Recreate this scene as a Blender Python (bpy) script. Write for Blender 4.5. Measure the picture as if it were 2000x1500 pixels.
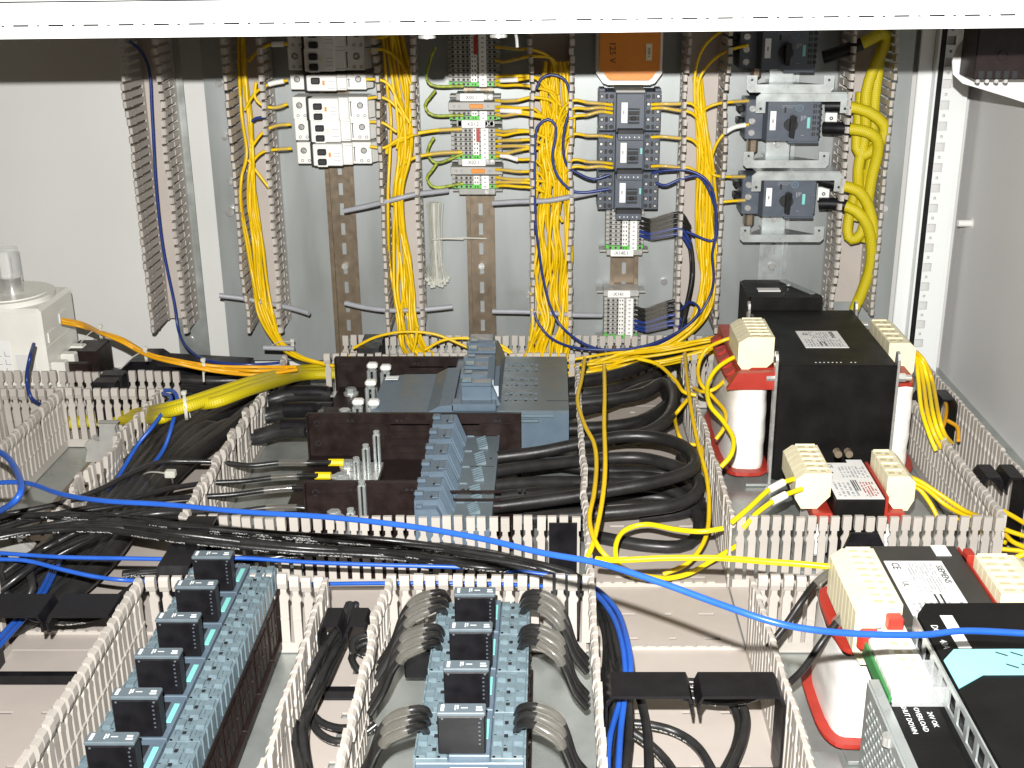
import bpy, bmesh, math, random
from mathutils import Vector, Matrix
R = math.radians
random.seed(7)
for o in list(bpy.data.objects):
    bpy.data.objects.remove(o)
SC = bpy.context.scene
COL = SC.collection
# ---------------------------------------------------------------- camera, light, exposure
FOC, CX, CY, PITCH, CAMD, CAMH = 2377.0, 1072.0, 750.0, R(20), 1.49, 0.53
cam = bpy.data.cameras.new('camera'); camo = bpy.data.objects.new('camera', cam); COL.objects.link(camo)
camo.location = (0, -CAMD, CAMH); camo.rotation_euler = (math.pi/2 - PITCH, 0, 0)
cam.sensor_width = 36; cam.lens = 36*FOC/2000; cam.shift_x = -(CX-1000)/2000
cam.clip_start = 0.02; cam.clip_end = 50
SC.camera = camo
SC.view_settings.view_transform = 'Standard'; SC.view_settings.look = 'None'
SC.view_settings.exposure = 0; SC.view_settings.gamma = 1
wd = bpy.data.worlds.new('World'); SC.world = wd; wd.use_nodes = True
wd.node_tree.nodes['Background'].inputs[0].default_value = (1.0, 0.72, 0.48, 1)
wd.node_tree.nodes['Background'].inputs[1].default_value = 0.062
# the camera's own flash, a little above the lens
fl = bpy.data.lights.new('camera_flash', 'SPOT'); fl.energy = 116; fl.shadow_soft_size = 0.005
fl.spot_size = R(110); fl.spot_blend = 1.0; fl.color = (1.0, 0.985, 0.96)
flo = bpy.data.objects.new('camera_flash', fl); COL.objects.link(flo)
flo.location = (-0.015, -CAMD-0.01, CAMH+0.078); flo.rotation_euler = (math.pi/2 - R(17), 0, 0)
SC.cycles.max_bounces = 6; SC.cycles.diffuse_bounces = 3; SC.cycles.glossy_bounces = 3
SC.cycles.transparent_max_bounces = 12; SC.cycles.transmission_bounces = 3
SC.cycles.sample_clamp_indirect = 4

# ---------------------------------------------------------------- a point of the photograph on a known plane
FWD = Vector((0, math.cos(PITCH), -math.sin(PITCH))); UPV = Vector((0, math.sin(PITCH), math.cos(PITCH)))
CAMP = Vector((0, -CAMD, CAMH))
def ray(px, py): return Vector(((px-CX)/FOC, 0, 0)) + UPV*(-(py-CY)/FOC) + FWD
def W(px, py, d=0.0):
    r = ray(px, py); t = (-d - CAMP.y)/r.y; return CAMP + r*t
def F(px, py, h=0.0):
    r = ray(px, py); t = (h - CAMP.z)/r.z; return CAMP + r*t
def Yd(dist): return -CAMD + dist

# ---------------------------------------------------------------- mesh builder
class MB:
    def __init__(s): s.v = []; s.f = []; s.uv = {}
    def add(s, vs, fs):
        b = len(s.v); s.v += [tuple(v) for v in vs]; s.f += [tuple(b+i for i in f) for f in fs]; return s
    def box(s, x0, x1, y0, y1, z0, z1, c=0.0):
        if x1 < x0: x0, x1 = x1, x0
        if y1 < y0: y0, y1 = y1, y0
        if z1 < z0: z0, z1 = z1, z0
        c = min(c, (x1-x0)*.4, (y1-y0)*.4, (z1-z0)*.4)
        if c <= 0:
            return s.add([(x, y, z) for z in (z0, z1) for y in (y0, y1) for x in (x0, x1)],
                  [(0,2,3,1),(4,5,7,6),(0,1,5,4),(2,6,7,3),(0,4,6,2),(1,3,7,5)])
        vs = []; idx = {}
        for i, x in ((-1, x0), (1, x1)):
            for j, y in ((-1, y0), (1, y1)):
                for k, z in ((-1, z0), (1, z1)):
                    for a in range(3):
                        p = [x - i*c, y - j*c, z - k*c]; p[a] = (x, y, z)[a]
                        idx[(i, j, k, a)] = len(vs); vs.append(p)
        fs = []
        for a in range(3):
            b, d = [(1, 2), (0, 2), (0, 1)][a]
            for sg in (-1, 1):
                q = []
                for u, w in ((-1,-1),(1,-1),(1,1),(-1,1)):
                    t = [0,0,0]; t[a] = sg; t[b] = u; t[d] = w; q.append(idx[(t[0],t[1],t[2],a)])
                fs.append(q)
        for a in range(3):                     # edges running along axis a
            b, d = [(1, 2), (0, 2), (0, 1)][a]
            for u in (-1, 1):
                for w in (-1, 1):
                    t0 = [0,0,0]; t0[a] = -1; t0[b] = u; t0[d] = w
                    t1 = list(t0); t1[a] = 1
                    fs.append([idx[(*t0, b)], idx[(*t1, b)], idx[(*t1, d)], idx[(*t0, d)]])
        for i in (-1, 1):
            for j in (-1, 1):
                for k in (-1, 1): fs.append([idx[(i,j,k,0)], idx[(i,j,k,1)], idx[(i,j,k,2)]])
        return s.add(vs, fs)
    def prism(s, poly, w0, w1, axis='z'):
        mp = {'z': lambda u, v, w: (u, v, w), 'x': lambda u, v, w: (w, u, v), 'y': lambda u, v, w: (u, w, v)}[axis]
        n = len(poly)
        vs = [mp(u, v, w0) for u, v in poly] + [mp(u, v, w1) for u, v in poly]
        return s.add(vs, [tuple(range(n)), tuple(range(2*n-1, n-1, -1))] + [(i, (i+1) % n, n+(i+1) % n, n+i) for i in range(n)])
    def cyl(s, a, b, w0, w1, r, n=14, axis='z', r1=None):
        r1 = r if r1 is None else r1
        mp = {'z': lambda u, v, w: (u, v, w), 'x': lambda u, v, w: (w, u, v), 'y': lambda u, v, w: (u, w, v)}[axis]
        vs = [mp(a + rr*math.cos(2*math.pi*i/n), b + rr*math.sin(2*math.pi*i/n), w) for w, rr in ((w0, r), (w1, r1)) for i in range(n)]
        return s.add(vs, [tuple(range(n)), tuple(range(2*n-1, n-1, -1))] + [(i, (i+1) % n, n+(i+1) % n, n+i) for i in range(n)])
    def ring(s, a, b, z0, z1, ri, ro, n=16):
        vs = []
        for w, rr in ((z0, ri), (z0, ro), (z1, ro), (z1, ri)):
            vs += [(a+rr*math.cos(2*math.pi*i/n), b+rr*math.sin(2*math.pi*i/n), w) for i in range(n)]
        fs = []
        for k in range(4):
            for i in range(n):
                fs.append((k*n+i, k*n+(i+1) % n, ((k+1) % 4)*n+(i+1) % n, ((k+1) % 4)*n+i))
        return s.add(vs, fs)
    def tube(s, pts, r, n=8, flat=1.0, cap=True):
        P = spline(pts, max(0.004, r*1.6)); m = len(P)
        b = len(s.v); up = Vector((0, 0, 1)); L = 0
        t0 = (P[1]-P[0]).normalized()
        nn = t0.cross(up); nn = nn.normalized() if nn.length > 1e-3 else Vector((1, 0, 0))
        Ls = []
        for i, p in enumerate(P):
            t = (P[min(i+1, m-1)] - P[max(i-1, 0)]).normalized()
            nn = (nn - t*nn.dot(t))
            nn = nn.normalized() if nn.length > 1e-6 else Vector((1, 0, 0))
            bb = t.cross(nn)
            if i: L += (P[i]-P[i-1]).length
            Ls.append(L)
            for k in range(n):
                a = 2*math.pi*k/n
                s.v.append(tuple(p + nn*(r*math.cos(a)) + bb*(r*flat*math.sin(a))))
        for i in range(m-1):
            for k in range(n):
                k2 = (k+1) % n
                s.uv[len(s.f)] = ((Ls[i], k/n), (Ls[i], (k+1)/n), (Ls[i+1], (k+1)/n), (Ls[i+1], k/n))
                s.f.append((b+i*n+k, b+i*n+k2, b+(i+1)*n+k2, b+(i+1)*n+k))
        if cap:
            s.f.append(tuple(b+k for k in range(n))); s.f.append(tuple(b+(m-1)*n+k for k in range(n-1, -1, -1)))
        return s
    def sheet(s, x0, x1, y0, y1, z0, z1, holes):
        """plate in xy with rectangular openings cut right through"""
        xs = sorted({x0, x1} | {min(max(h[i], x0), x1) for h in holes for i in (0, 1)})
        ys = sorted({y0, y1} | {min(max(h[i], y0), y1) for h in holes for i in (2, 3)})
        def full(i, j):
            if i < 0 or j < 0 or i >= len(xs)-1 or j >= len(ys)-1: return False
            cx = (xs[i]+xs[i+1])/2; cy = (ys[j]+ys[j+1])/2
            return not any(h[0] < cx < h[1] and h[2] < cy < h[3] for h in holes)
        for i in range(len(xs)-1):
            for j in range(len(ys)-1):
                if not full(i, j): continue
                a, b, c, d = xs[i], xs[i+1], ys[j], ys[j+1]
                s.add([(a,c,z1),(b,c,z1),(b,d,z1),(a,d,z1),(a,c,z0),(b,c,z0),(b,d,z0),(a,d,z0)], [(0,1,2,3),(7,6,5,4)])
                n = len(s.v)-8
                for (di, dj, f) in ((-1,0,(0,3,7,4)),(1,0,(1,5,6,2)),(0,-1,(0,4,5,1)),(0,1,(3,2,6,7))):
                    if not full(i+di, j+dj): s.f.append(tuple(n+q for q in f))
        return s
    def mesh(s, name, mat, smooth=False, angle=35):
        me = bpy.data.meshes.new(name); me.from_pydata(s.v, [], s.f)
        if s.uv:
            ul = me.uv_layers.new(name='UVMap')
            for fi, uvs in s.uv.items():
                ls = me.polygons[fi].loop_start
                for q in range(4): ul.data[ls+q].uv = uvs[q]
        bm = bmesh.new(); bm.from_mesh(me); bmesh.ops.recalc_face_normals(bm, faces=bm.faces); bm.to_mesh(me); bm.free()
        if smooth:
            me.polygons.foreach_set('use_smooth', [True]*len(me.polygons)); me.set_sharp_from_angle(angle=R(angle))
        me.materials.append(mat); return me
    def build(s, name, mat, parent=None, smooth=False, angle=35):
        o = bpy.data.objects.new(name, s.mesh(name, mat, smooth, angle)); COL.objects.link(o)
        if parent is not None: o.parent = parent
        if name in STUFF: o['kind'] = 'stuff'
        return o
STUFF = {'base_relief','openings','markings','terminal_openings','screws','fine_print','ribs','ridges','wire_openings','diagram_line','vent_ribs','raised_print','printing','side_relief','stamped_digit','window_bar'}
def spline(pts, step):
    pts = [Vector(p) for p in pts]
    if len(pts) == 2: 
        return [pts[0], pts[0].lerp(pts[1], .5), pts[1]]
    out = []
    for i in range(len(pts)-1):
        p0 = pts[i-1] if i else pts[0]*2-pts[1]
        p1, p2 = pts[i], pts[i+1]
        p3 = pts[i+2] if i+2 < len(pts) else p2*2-p1
        n = max(2, min(24, int((p2-p1).length/step)))
        for k in range(n):
            t = k/n; t2 = t*t; t3 = t2*t
            out.append(0.5*((2*p1) + (p2-p0)*t + (2*p0-5*p1+4*p2-p3)*t2 + (3*p1-p0-3*p2+p3)*t3))
    out.append(pts[-1]); return out
def tag(o, label=None, cat=None, group=None, kind=None):
    if label: o['label'] = label
    if cat: o['category'] = cat
    if group: o['group'] = group
    if kind: o['kind'] = kind
    return o
WALLROT = Matrix(((1,0,0),(0,0,-1),(0,1,0)))      # local x right, y up, z out of the back plate
def thing(name, label, cat, loc=(0,0,0), wall=False, group=None, rotz=0.0):
    o = bpy.data.objects.new(name, None); COL.objects.link(o); o.empty_display_size = .02
    o.location = loc
    if wall: o.rotation_euler = (math.pi/2, 0, 0)
    elif rotz: o.rotation_euler = (0, 0, rotz)
    return tag(o, label, cat, group)
def copy_tree(o, parent=None):
    c = o.copy(); COL.objects.link(c); c.parent = parent
    for ch in o.children: copy_tree(ch, c)
    return c
def text(txt, size, mat, parent, loc, rot=0.0, name='lettering', tilt=None, sx=1.0):
    cu = bpy.data.curves.new('lettering', 'FONT'); cu.body = txt; cu.size = size; cu.extrude = 0.00008
    cu.align_x = 'CENTER'; cu.align_y = 'CENTER'; cu.resolution_u = 2
    tmp = bpy.data.objects.new('tmp', cu); COL.objects.link(tmp)
    dg = bpy.context.evaluated_depsgraph_get(); me = bpy.data.meshes.new_from_object(tmp.evaluated_get(dg))
    bpy.data.objects.remove(tmp); me.materials.clear(); me.materials.append(mat)
    o = bpy.data.objects.new(name, me); COL.objects.link(o); o.parent = parent; o.location = loc
    o.rotation_euler = (tilt or 0, 0, rot); o.scale = (sx, 1, 1)
    return o

# ---------------------------------------------------------------- materials
MATS = {}
def mat(name, col, rough=.5, metal=0.0, var=.08, scale=60, bump=.0, bscale=400, spec=.5, rnd=0.0, rvar=.08, alpha=1.0, dirt=0.0, stretch=None, trans=0.0):
    m = bpy.data.materials.new(name); m.use_nodes = True; nt = m.node_tree; N = nt.nodes; Lk = nt.links
    b = N['Principled BSDF']; b.inputs['Metallic'].default_value = metal; b.inputs['Specular IOR Level'].default_value = spec
    tc = N.new('ShaderNodeTexCoord'); src = tc.outputs['Object']
    if stretch:
        mp = N.new('ShaderNodeMapping'); mp.inputs['Scale'].default_value = stretch; Lk.new(src, mp.inputs[0]); src = mp.outputs[0]
    nz = N.new('ShaderNodeTexNoise'); nz.inputs['Scale'].default_value = scale; nz.inputs['Detail'].default_value = 5; Lk.new(src, nz.inputs['Vector'])
    mr = N.new('ShaderNodeMapRange'); mr.inputs[3].default_value = 1-var; mr.inputs[4].default_value = 1+var
    mr.inputs[1].default_value = .3; mr.inputs[2].default_value = .7
    Lk.new(nz.outputs['Fac'], mr.inputs[0])
    fac = mr.outputs[0]
    if rnd:
        oi = N.new('ShaderNodeObjectInfo'); m2 = N.new('ShaderNodeMapRange'); m2.inputs[3].default_value = 1-rnd; m2.inputs[4].default_value = 1+rnd
        Lk.new(oi.outputs['Random'], m2.inputs[0]); mu = N.new('ShaderNodeMath'); mu.operation = 'MULTIPLY'
        Lk.new(fac, mu.inputs[0]); Lk.new(m2.outputs[0], mu.inputs[1]); fac = mu.outputs[0]
    vm = N.new('ShaderNodeVectorMath'); vm.operation = 'SCALE'; vm.inputs[0].default_value = col[:3]; Lk.new(fac, vm.inputs['Scale'])
    cout = vm.outputs[0]
    if dirt:
        n3 = N.new('ShaderNodeTexNoise'); n3.inputs['Scale'].default_value = scale*.23; n3.inputs['Detail'].default_value = 8; n3.inputs['Roughness'].default_value = .7
        Lk.new(tc.outputs['Object'], n3.inputs['Vector'])
        m3 = N.new('ShaderNodeMapRange'); m3.inputs[1].default_value = .52; m3.inputs[2].default_value = .72; m3.inputs[3].default_value = 0; m3.inputs[4].default_value = dirt
        Lk.new(n3.outputs['Fac'], m3.inputs[0])
        mx = N.new('ShaderNodeMix'); mx.data_type = 'RGBA'; Lk.new(m3.outputs[0], mx.inputs[0]); Lk.new(cout, mx.inputs[6])
        mx.inputs[7].default_value = (col[0]*.55, col[1]*.5, col[2]*.45, 1); cout = mx.outputs[2]
    Lk.new(cout, b.inputs['Base Color'])
    m4 = N.new('ShaderNodeMapRange'); m4.inputs[3].default_value = max(.02, rough-rvar); m4.inputs[4].default_value = min(1, rough+rvar)
    m4.inputs[1].default_value = .3; m4.inputs[2].default_value = .7
    Lk.new(nz.outputs['Fac'], m4.inputs[0]); Lk.new(m4.outputs[0], b.inputs['Roughness'])
    if bump:
        n2 = N.new('ShaderNodeTexNoise'); n2.inputs['Scale'].default_value = bscale; n2.inputs['Detail'].default_value = 3; Lk.new(src, n2.inputs['Vector'])
        bp = N.new('ShaderNodeBump'); bp.inputs['Strength'].default_value = bump; bp.inputs['Distance'].default_value = .001
        Lk.new(n2.outputs['Fac'], bp.inputs['Height']); Lk.new(bp.outputs[0], b.inputs['Normal'])
    if alpha < 1: b.inputs['Alpha'].default_value = alpha
    if trans: b.inputs['Transmission Weight'].default_value = trans
    MATS[name] = m; return m
def braid(name, col, rough, freq_u, freq_v, depth, dark=.55):
    """woven sleeve: crossing diagonal strands along the tube's own UVs"""
    m = bpy.data.materials.new(name); m.use_nodes = True; nt = m.node_tree; N = nt.nodes; Lk = nt.links; b = N['Principled BSDF']
    b.inputs['Roughness'].default_value = rough
    uv = N.new('ShaderNodeUVMap'); sp = N.new('ShaderNodeSeparateXYZ'); Lk.new(uv.outputs[0], sp.inputs[0])
    outs = []
    for sg in (1, -1):
        a = N.new('ShaderNodeMath'); a.operation = 'MULTIPLY'; a.inputs[1].default_value = freq_u; Lk.new(sp.outputs[0], a.inputs[0])
        c = N.new('ShaderNodeMath'); c.operation = 'MULTIPLY_ADD'; c.inputs[1].default_value = sg*freq_v*2*math.pi; Lk.new(sp.outputs[1], c.inputs[0]); Lk.new(a.outputs[0], c.inputs[2])
        d = N.new('ShaderNodeMath'); d.operation = 'SINE'; Lk.new(c.outputs[0], d.inputs[0]); outs.append(d)
    e = N.new('ShaderNodeMath'); e.operation = 'MULTIPLY'; Lk.new(outs[0].outputs[0], e.inputs[0]); Lk.new(outs[1].outputs[0], e.inputs[1])
    r = N.new('ShaderNodeMapRange'); r.inputs[1].default_value = -1; r.inputs[2].default_value = .6; Lk.new(e.outputs[0], r.inputs[0])
    mx = N.new('ShaderNodeMix'); mx.data_type = 'RGBA'; Lk.new(r.outputs[0], mx.inputs[0])
    mx.inputs[6].default_value = (col[0]*dark, col[1]*dark, col[2]*dark, 1); mx.inputs[7].default_value = (*col, 1); Lk.new(mx.outputs[2], b.inputs['Base Color'])
    bp = N.new('ShaderNodeBump'); bp.inputs['Strength'].default_value = .8; bp.inputs['Distance'].default_value = depth; Lk.new(r.outputs[0], bp.inputs['Height']); Lk.new(bp.outputs[0], b.inputs['Normal'])
    MATS[name] = m; return m
def printed(name, col, rough, ink=(.75, .75, .72), du=520, v0=.02, v1=.20, dens=.53):
    """cable jacket with small lettering running along it"""
    m = mat(name, col, rough, var=.25, scale=90, bump=.15, bscale=300, rnd=.25)
    nt = m.node_tree; N = nt.nodes; Lk = nt.links; b = N['Principled BSDF']; old = b.inputs['Base Color'].links[0].from_socket
    uv = N.new('ShaderNodeUVMap'); sp = N.new('ShaderNodeSeparateXYZ'); Lk.new(uv.outputs[0], sp.inputs[0])
    mp = N.new('ShaderNodeMapping'); mp.inputs['Scale'].default_value = (du, 26, 1); Lk.new(uv.outputs[0], mp.inputs[0])
    nz = N.new('ShaderNodeTexNoise'); nz.inputs['Scale'].default_value = 1.0; nz.inputs['Detail'].default_value = 1; Lk.new(mp.outputs[0], nz.inputs[0])
    nb = N.new('ShaderNodeTexNoise'); nb.inputs['Scale'].default_value = 1; nb.noise_dimensions = '1D'
    w = N.new('ShaderNodeMath'); w.operation = 'MULTIPLY'; w.inputs[1].default_value = 45; Lk.new(sp.outputs[0], w.inputs[0]); Lk.new(w.outputs[0], nb.inputs['W'])
    def gt(sock, t, op='GREATER_THAN'):
        g = N.new('ShaderNodeMath'); g.operation = op; g.inputs[1].default_value = t; Lk.new(sock, g.inputs[0]); return g.outputs[0]
    def mul(a, c):
        g = N.new('ShaderNodeMath'); g.operation = 'MULTIPLY'; Lk.new(a, g.inputs[0]); Lk.new(c, g.inputs[1]); return g.outputs[0]
    msk = mul(mul(gt(nz.outputs['Fac'], dens), gt(nb.outputs['Fac'], .47)), mul(gt(sp.outputs[1], v0), gt(sp.outputs[1], v1, 'LESS_THAN')))
    mx = N.new('ShaderNodeMix'); mx.data_type = 'RGBA'; Lk.new(msk, mx.inputs[0]); Lk.new(old, mx.inputs[6]); mx.inputs[7].default_value = (*ink, 1)
    Lk.new(mx.outputs[2], b.inputs['Base Color']); return m
duct_m = mat('beige_pvc', (.455, .422, .380), .45, var=.05, scale=30, rnd=.07, bump=.05, bscale=500)
ductb_m = mat('beige_pvc_base', (.46, .41, .37), .5, var=.05, scale=14, dirt=.25)
galv = mat('galvanised_plate', (.33, .35, .345), .44, metal=.5, var=.09, scale=22, stretch=(1, 1, .25), rvar=.06, bump=.06, bscale=90)
galvf = mat('galvanised_floor_plate', (.42, .45, .43), .36, metal=.6, var=.16, scale=26, rvar=.14, bump=.08, bscale=120, dirt=.2)
paint = mat('light_grey_paint', (.64, .64, .61), .5, var=.02, scale=8, bump=.03, bscale=600)
paintw = mat('white_frame_paint', (.80, .82, .81), .4, var=.02, scale=9)
side_m = mat('side_wall_paint', (.68, .675, .665), .55, var=.03, scale=7)
rail_m = mat('yellow_chromate_steel', (.27, .215, .155), .32, metal=.65, var=.08, scale=110, rvar=.04)
rail2_m = mat('zinc_steel', (.58, .62, .61), .30, metal=.65, var=.07, scale=60, rvar=.05)
steel = mat('bright_steel', (.70, .70, .68), .25, metal=.7, var=.1, scale=90)
yel = mat('yellow_wire_pvc', (.76, .50, .004), .38, var=.06, scale=40, rnd=.08)
yel2 = mat('bright_yellow_wire_pvc', (.80, .62, .005), .38, var=.05, scale=40)
org = mat('amber_wire_pvc', (.75, .36, .008), .4, var=.05, scale=40, rnd=.06)
grnyel = mat('green_yellow_wire', (.30, .36, .03), .4, var=.6, scale=160)
blu = mat('blue_cable_pvc', (.016, .085, .40), .36, var=.06, scale=50, rnd=.1)
dblu = mat('dark_blue_wire', (.015, .035, .17), .35, var=.1, scale=50, rnd=.2)
blk = mat('black_rubber', (.017, .0165, .016), .38, var=.3, scale=60, bump=.12, bscale=250, rnd=.3, spec=.4)
blkp = printed('printed_black_cable', (.016, .016, .016), .33)
blks = mat('black_plastic', (.0075, .007, .0085), .38, var=.3, scale=80, bump=.04, spec=.3)
blkc = mat('black_core_paint', (.0065, .006, .0055), .48, var=.4, scale=30, bump=.08, bscale=300, dirt=.0, spec=.2)
gryc = mat('grey_cable', (.33, .34, .37), .45, var=.08, scale=60)
braid_m = braid('yellow_braid', (.62, .51, .006), .45, 1500, 10, .0004, .68)
dev = mat('blue_grey_housing', (.100, .140, .182), .40, var=.07, scale=70, bump=.05, bscale=700, rnd=.05)
dev2 = mat('petrol_grey_housing', (.105, .135, .155), .42, var=.08, scale=70, bump=.05, bscale=700)
devl = mat('petrol_terminal_cover', (.135, .188, .215), .32, var=.16, scale=110, rnd=.05)
anth = mat('anthracite_housing', (.075, .09, .115), .42, var=.08, scale=80, bump=.05, bscale=700)
brn = mat('brown_black_thermoset', (.016, .0095, .0085), .45, var=.3, scale=90, bump=.08, bscale=500, spec=.25)
blkc_lit = mat('black_core_flash_lit', (.040, .037, .033), .42, var=.2, scale=30, spec=.4)  # lighter copy of the black core paint; flash reflection put into the colour
hole_m = mat('near_black_and_hole_shade', (.012, .012, .014), .6, var=.1)  # near-black of real dark parts; also stands in for shade inside holes
crm = mat('cream_terminal', (.78, .72, .50), .45, var=.05, scale=60, bump=.04)
crmd = mat('cream_opening_shade', (.55, .48, .30), .5, var=.1, scale=60)  # darker copy of the cream, shade of the openings put into the colour
wht = mat('white_plastic', (.78, .78, .74), .4, var=.03, scale=60)
offw = mat('ivory_housing', (.78, .77, .71), .38, var=.04, scale=30)
red = mat('red_bobbin', (.36, .030, .018), .42, var=.1, scale=60)
wind = mat('white_winding_tape', (.80, .78, .74), .5, var=.10, scale=60, stretch=(.5, .5, 1), bump=.25, bscale=60)
orng = mat('orange_housing', (.72, .24, .02), .45, var=.05, scale=60, bump=.05)
tergry = mat('grey_terminal', (.36, .355, .33), .5, var=.08, scale=100, rnd=.06)
dgreen = mat('dark_green_edge', (.04, .22, .06), .45)
green = mat('green_terminal', (.10, .50, .06), .45, var=.15, scale=90)
teal = mat('teal_label', (.20, .56, .52), .4, var=.04)
cyan = mat('pale_cyan_band', (.30, .68, .76), .45, var=.02)
ink = mat('black_ink', (.02, .02, .02), .6, var=.05)
inkw = mat('white_ink', (.75, .78, .78), .5, var=.03)
paper = mat('white_label', (.80, .80, .78), .5, var=.02)
ferr = mat('grey_print', (.30, .31, .33), .5, var=.1)
tie_m = mat('white_nylon', (.72, .72, .64), .35, var=.05, alpha=.62)
clr = mat('clear_sleeve', (.38, .36, .31), .10, var=.1, alpha=.22)
clr2 = mat('clear_cover', (.72, .74, .74), .08, var=.05, alpha=.30)
# ---------------------------------------------------------------- setting
def struct(name, mb, m): return tag(mb.build(name, m), kind='structure')
struct('floor', MB().box(-1.4, .52, -1.35, .06, -.004, 0), galvf)
struct('back_wall', MB().box(-1.5, .62, .030, .034, -.2, .72), paint)
struct('side_wall', MB().box(.515, .52, -1.3, .029, .0, .72), side_m)

# ---------------------------------------------------------------- wiring ducts
DH = .070
def finger_mesh():
    m = MB()
    o = [(-.0032,.010),(-.0032,.046),(-.0044,.0485),(-.0044,.050),(-.0024,.053),(-.0024,.058),(.0022,.058),(.0022,.053),(.0032,.050),(.0032,.010)]
    m.prism(o, -.0010, .0010, 'y')
    pr = [(-.0012,.0572),(.0030,.0580),(.0042,.0625),(.0036,.0680),(.0020,DH),(-.0012,DH)]
    m.prism(pr, -.0036, .0036, 'x')
    m.box(-.0032, .0032, .0010, .0018, .030, .032)
    return m.mesh('finger', duct_m)
FM = finger_mesh()
def duct(label, frame, origin, L, sides, group=None, slots=True, pitch=.010, base=True, wid=None, lean=1.0):
    """sides: (y offset, outward sign, x0, x1) ; local x = length, z = depth"""
    o = thing('wiring_duct', label, 'wiring duct', origin, group=group)
    if frame == 'y': o.rotation_euler = (0, 0, math.pi/2)
    if frame == 'wall': o.rotation_euler = Matrix(((0,-1,0),(0,0,-1),(1,0,0))).to_euler()
    y0, y1 = wid if wid else (min(s[0] for s in sides), max(s[0] for s in sides))
    if base:
        hs = []
        if slots:
            w = y1-y0; rows = [] if w > .05 else [(y0+y1)/2]
            if w > .05:
                x = .028; k = 0
                while x < L-.02:
                    for u, hl in ((.20, .0065), (.46, .0028), (.74, .0065)): hs.append((x, x+.0036, y0+w*u-hl, y0+w*u+hl))
                    x += .038 if k % 2 == 0 else .062; k += 1
            for r_ in rows:
                x = .015; k = 0
                while x < L-.02:
                    ln = .014 if k % 2 == 0 else .007
                    hs.append((x, x+ln, r_-.0022, r_+.0022)); x += .028; k += 1
        MB().sheet(0, L, y0+.0008, y1-.0008, .001, .0028, hs).build('base', ductb_m, o)
    for sy, sg, x0, x1 in sides:
        MB().box(x0, x1, sy-.0008, sy+.0008, .001, .0100).build('side_rail', duct_m, o)
        n = int((x1-x0)/pitch + .5); ph = random.random()*6
        for i in range(n):
            f = bpy.data.objects.new('finger', FM); COL.objects.link(f); f.parent = o
            f.location = (x0+(i+.5)*pitch, sy, 0)
            ln = lean*(.035*math.sin(i*.55+ph)*max(0, math.sin(i*.13+ph*2)) + random.uniform(-.014, .014))
            f.rotation_euler = (ln, random.uniform(-.012, .012)*lean, 0 if sg > 0 else math.pi)
            f.scale = (1, 1, 1+random.uniform(-.012, .012))
    return o
# vertical ducts on the back plate: px of the two front lips (x at y=400)
def vduct(label, xl, xr, zb=.078, zt=.52, zbr=None):
    a = W(xl, 400, .07).x; b = W(xr, 400, .07).x; c = (a+b)/2; h = (b-a)/2
    L = zt-zb; d2 = (zbr-zb) if zbr else 0
    return duct(label, 'wall', (c, 0, zb), L, [(h, 1, 0, L), (-h, -1, d2, L)], group='vertical ducts on the back plate', slots=False, lean=.8)
vduct('leftmost upright beige wiring duct, holding a single dark blue wire', 271, 333)
vduct('upright beige duct left of the white circuit breakers', 463, 527)
vduct('upright beige duct between circuit breakers and the X terminal strips', 748, 814)
vduct('upright beige duct crammed with criss-crossing yellow wires', 1041, 1113)
vduct('upright beige duct right of the three stacked contactors', 1333, 1408)
vduct('rightmost upright beige duct carrying yellow braided sleeves', 1645, 1722, zb=.10)
XB, XC, XG, XH, XE, XF_, XK, XJ, XA = -.425, -.316, .0335, .156, -.170, -.126, .390, .437, -.535
YM0, YM1 = Yd(.934), Yd(.833)
YW0, YW1 = Yd(1.44), Yd(1.371)
# sides of an along-y duct: local x = world y, local y = -world x ; origin at (xc, ystart)
def yduct(label, xl, xr, y0, y1, sl=None, sr=None, **k):
    c = (xl+xr)/2; h = (xr-xl)/2
    sd = []
    for q in ([(y0, y1)] if sl is None else sl): sd.append((h, 1, q[0]-y0, q[1]-y0))
    for q in ([(y0, y1)] if sr is None else sr): sd.append((-h, -1, q[0]-y0, q[1]-y0))
    return duct(label, 'y', (c, y0, 0), y1-y0, sd, wid=(-h, h), **k)
def xduct(label, x0, x1, yf, yb, sf=None, sb=None, **k):
    c = (yf+yb)/2; h = (yb-yf)/2; sd = []
    for q in ([(x0, x1)] if sf is None else sf): sd.append((-h, -1, q[0]-x0, q[1]-x0))
    for q in ([(x0, x1)] if sb is None else sb): sd.append((h, 1, q[0]-x0, q[1]-x0))
    return duct(label, 'x', (x0, c, 0), x1-x0, sd, wid=(-h, h), **k)
xduct('long beige duct lying at the foot of the back plate', -.268, .40, YW1, YW0, sf=[(-.268, .03), (.158, .24)], sb=[(-.258, .385)], slots=False)
xduct('beige duct in front of the ivory main switch at far left', -.86, XB, Yd(1.25), Yd(1.306), slots=False)
yduct('outermost left beige duct running towards the camera', -.60, XA, Yd(.94), Yd(1.247))
yduct('wide beige duct left of the fuse bases, full of thick black cables', XB, XC, Yd(.935), Yd(1.36), sl=[(Yd(.94), Yd(1.247))], slots=False, lean=2.6)
xduct('wide beige cross duct carrying thin black cables over its length', -.86, XG-.002, YM1, YM0, sf=[(XC+.004, XE+.0), (XF_, XG-.004)], sb=[(-.86, -.50), (XC+.004, XG-.004)], slots=False)
yduct('front left beige duct with black cables curving under a retaining clip', XB, XC, Yd(.42), YM1-.001, sl=[(Yd(.42), YM1-.002)])
yduct('narrow beige duct between the two contactor rows', XE, XF_, Yd(.42), YM1-.001, slots=True)
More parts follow.
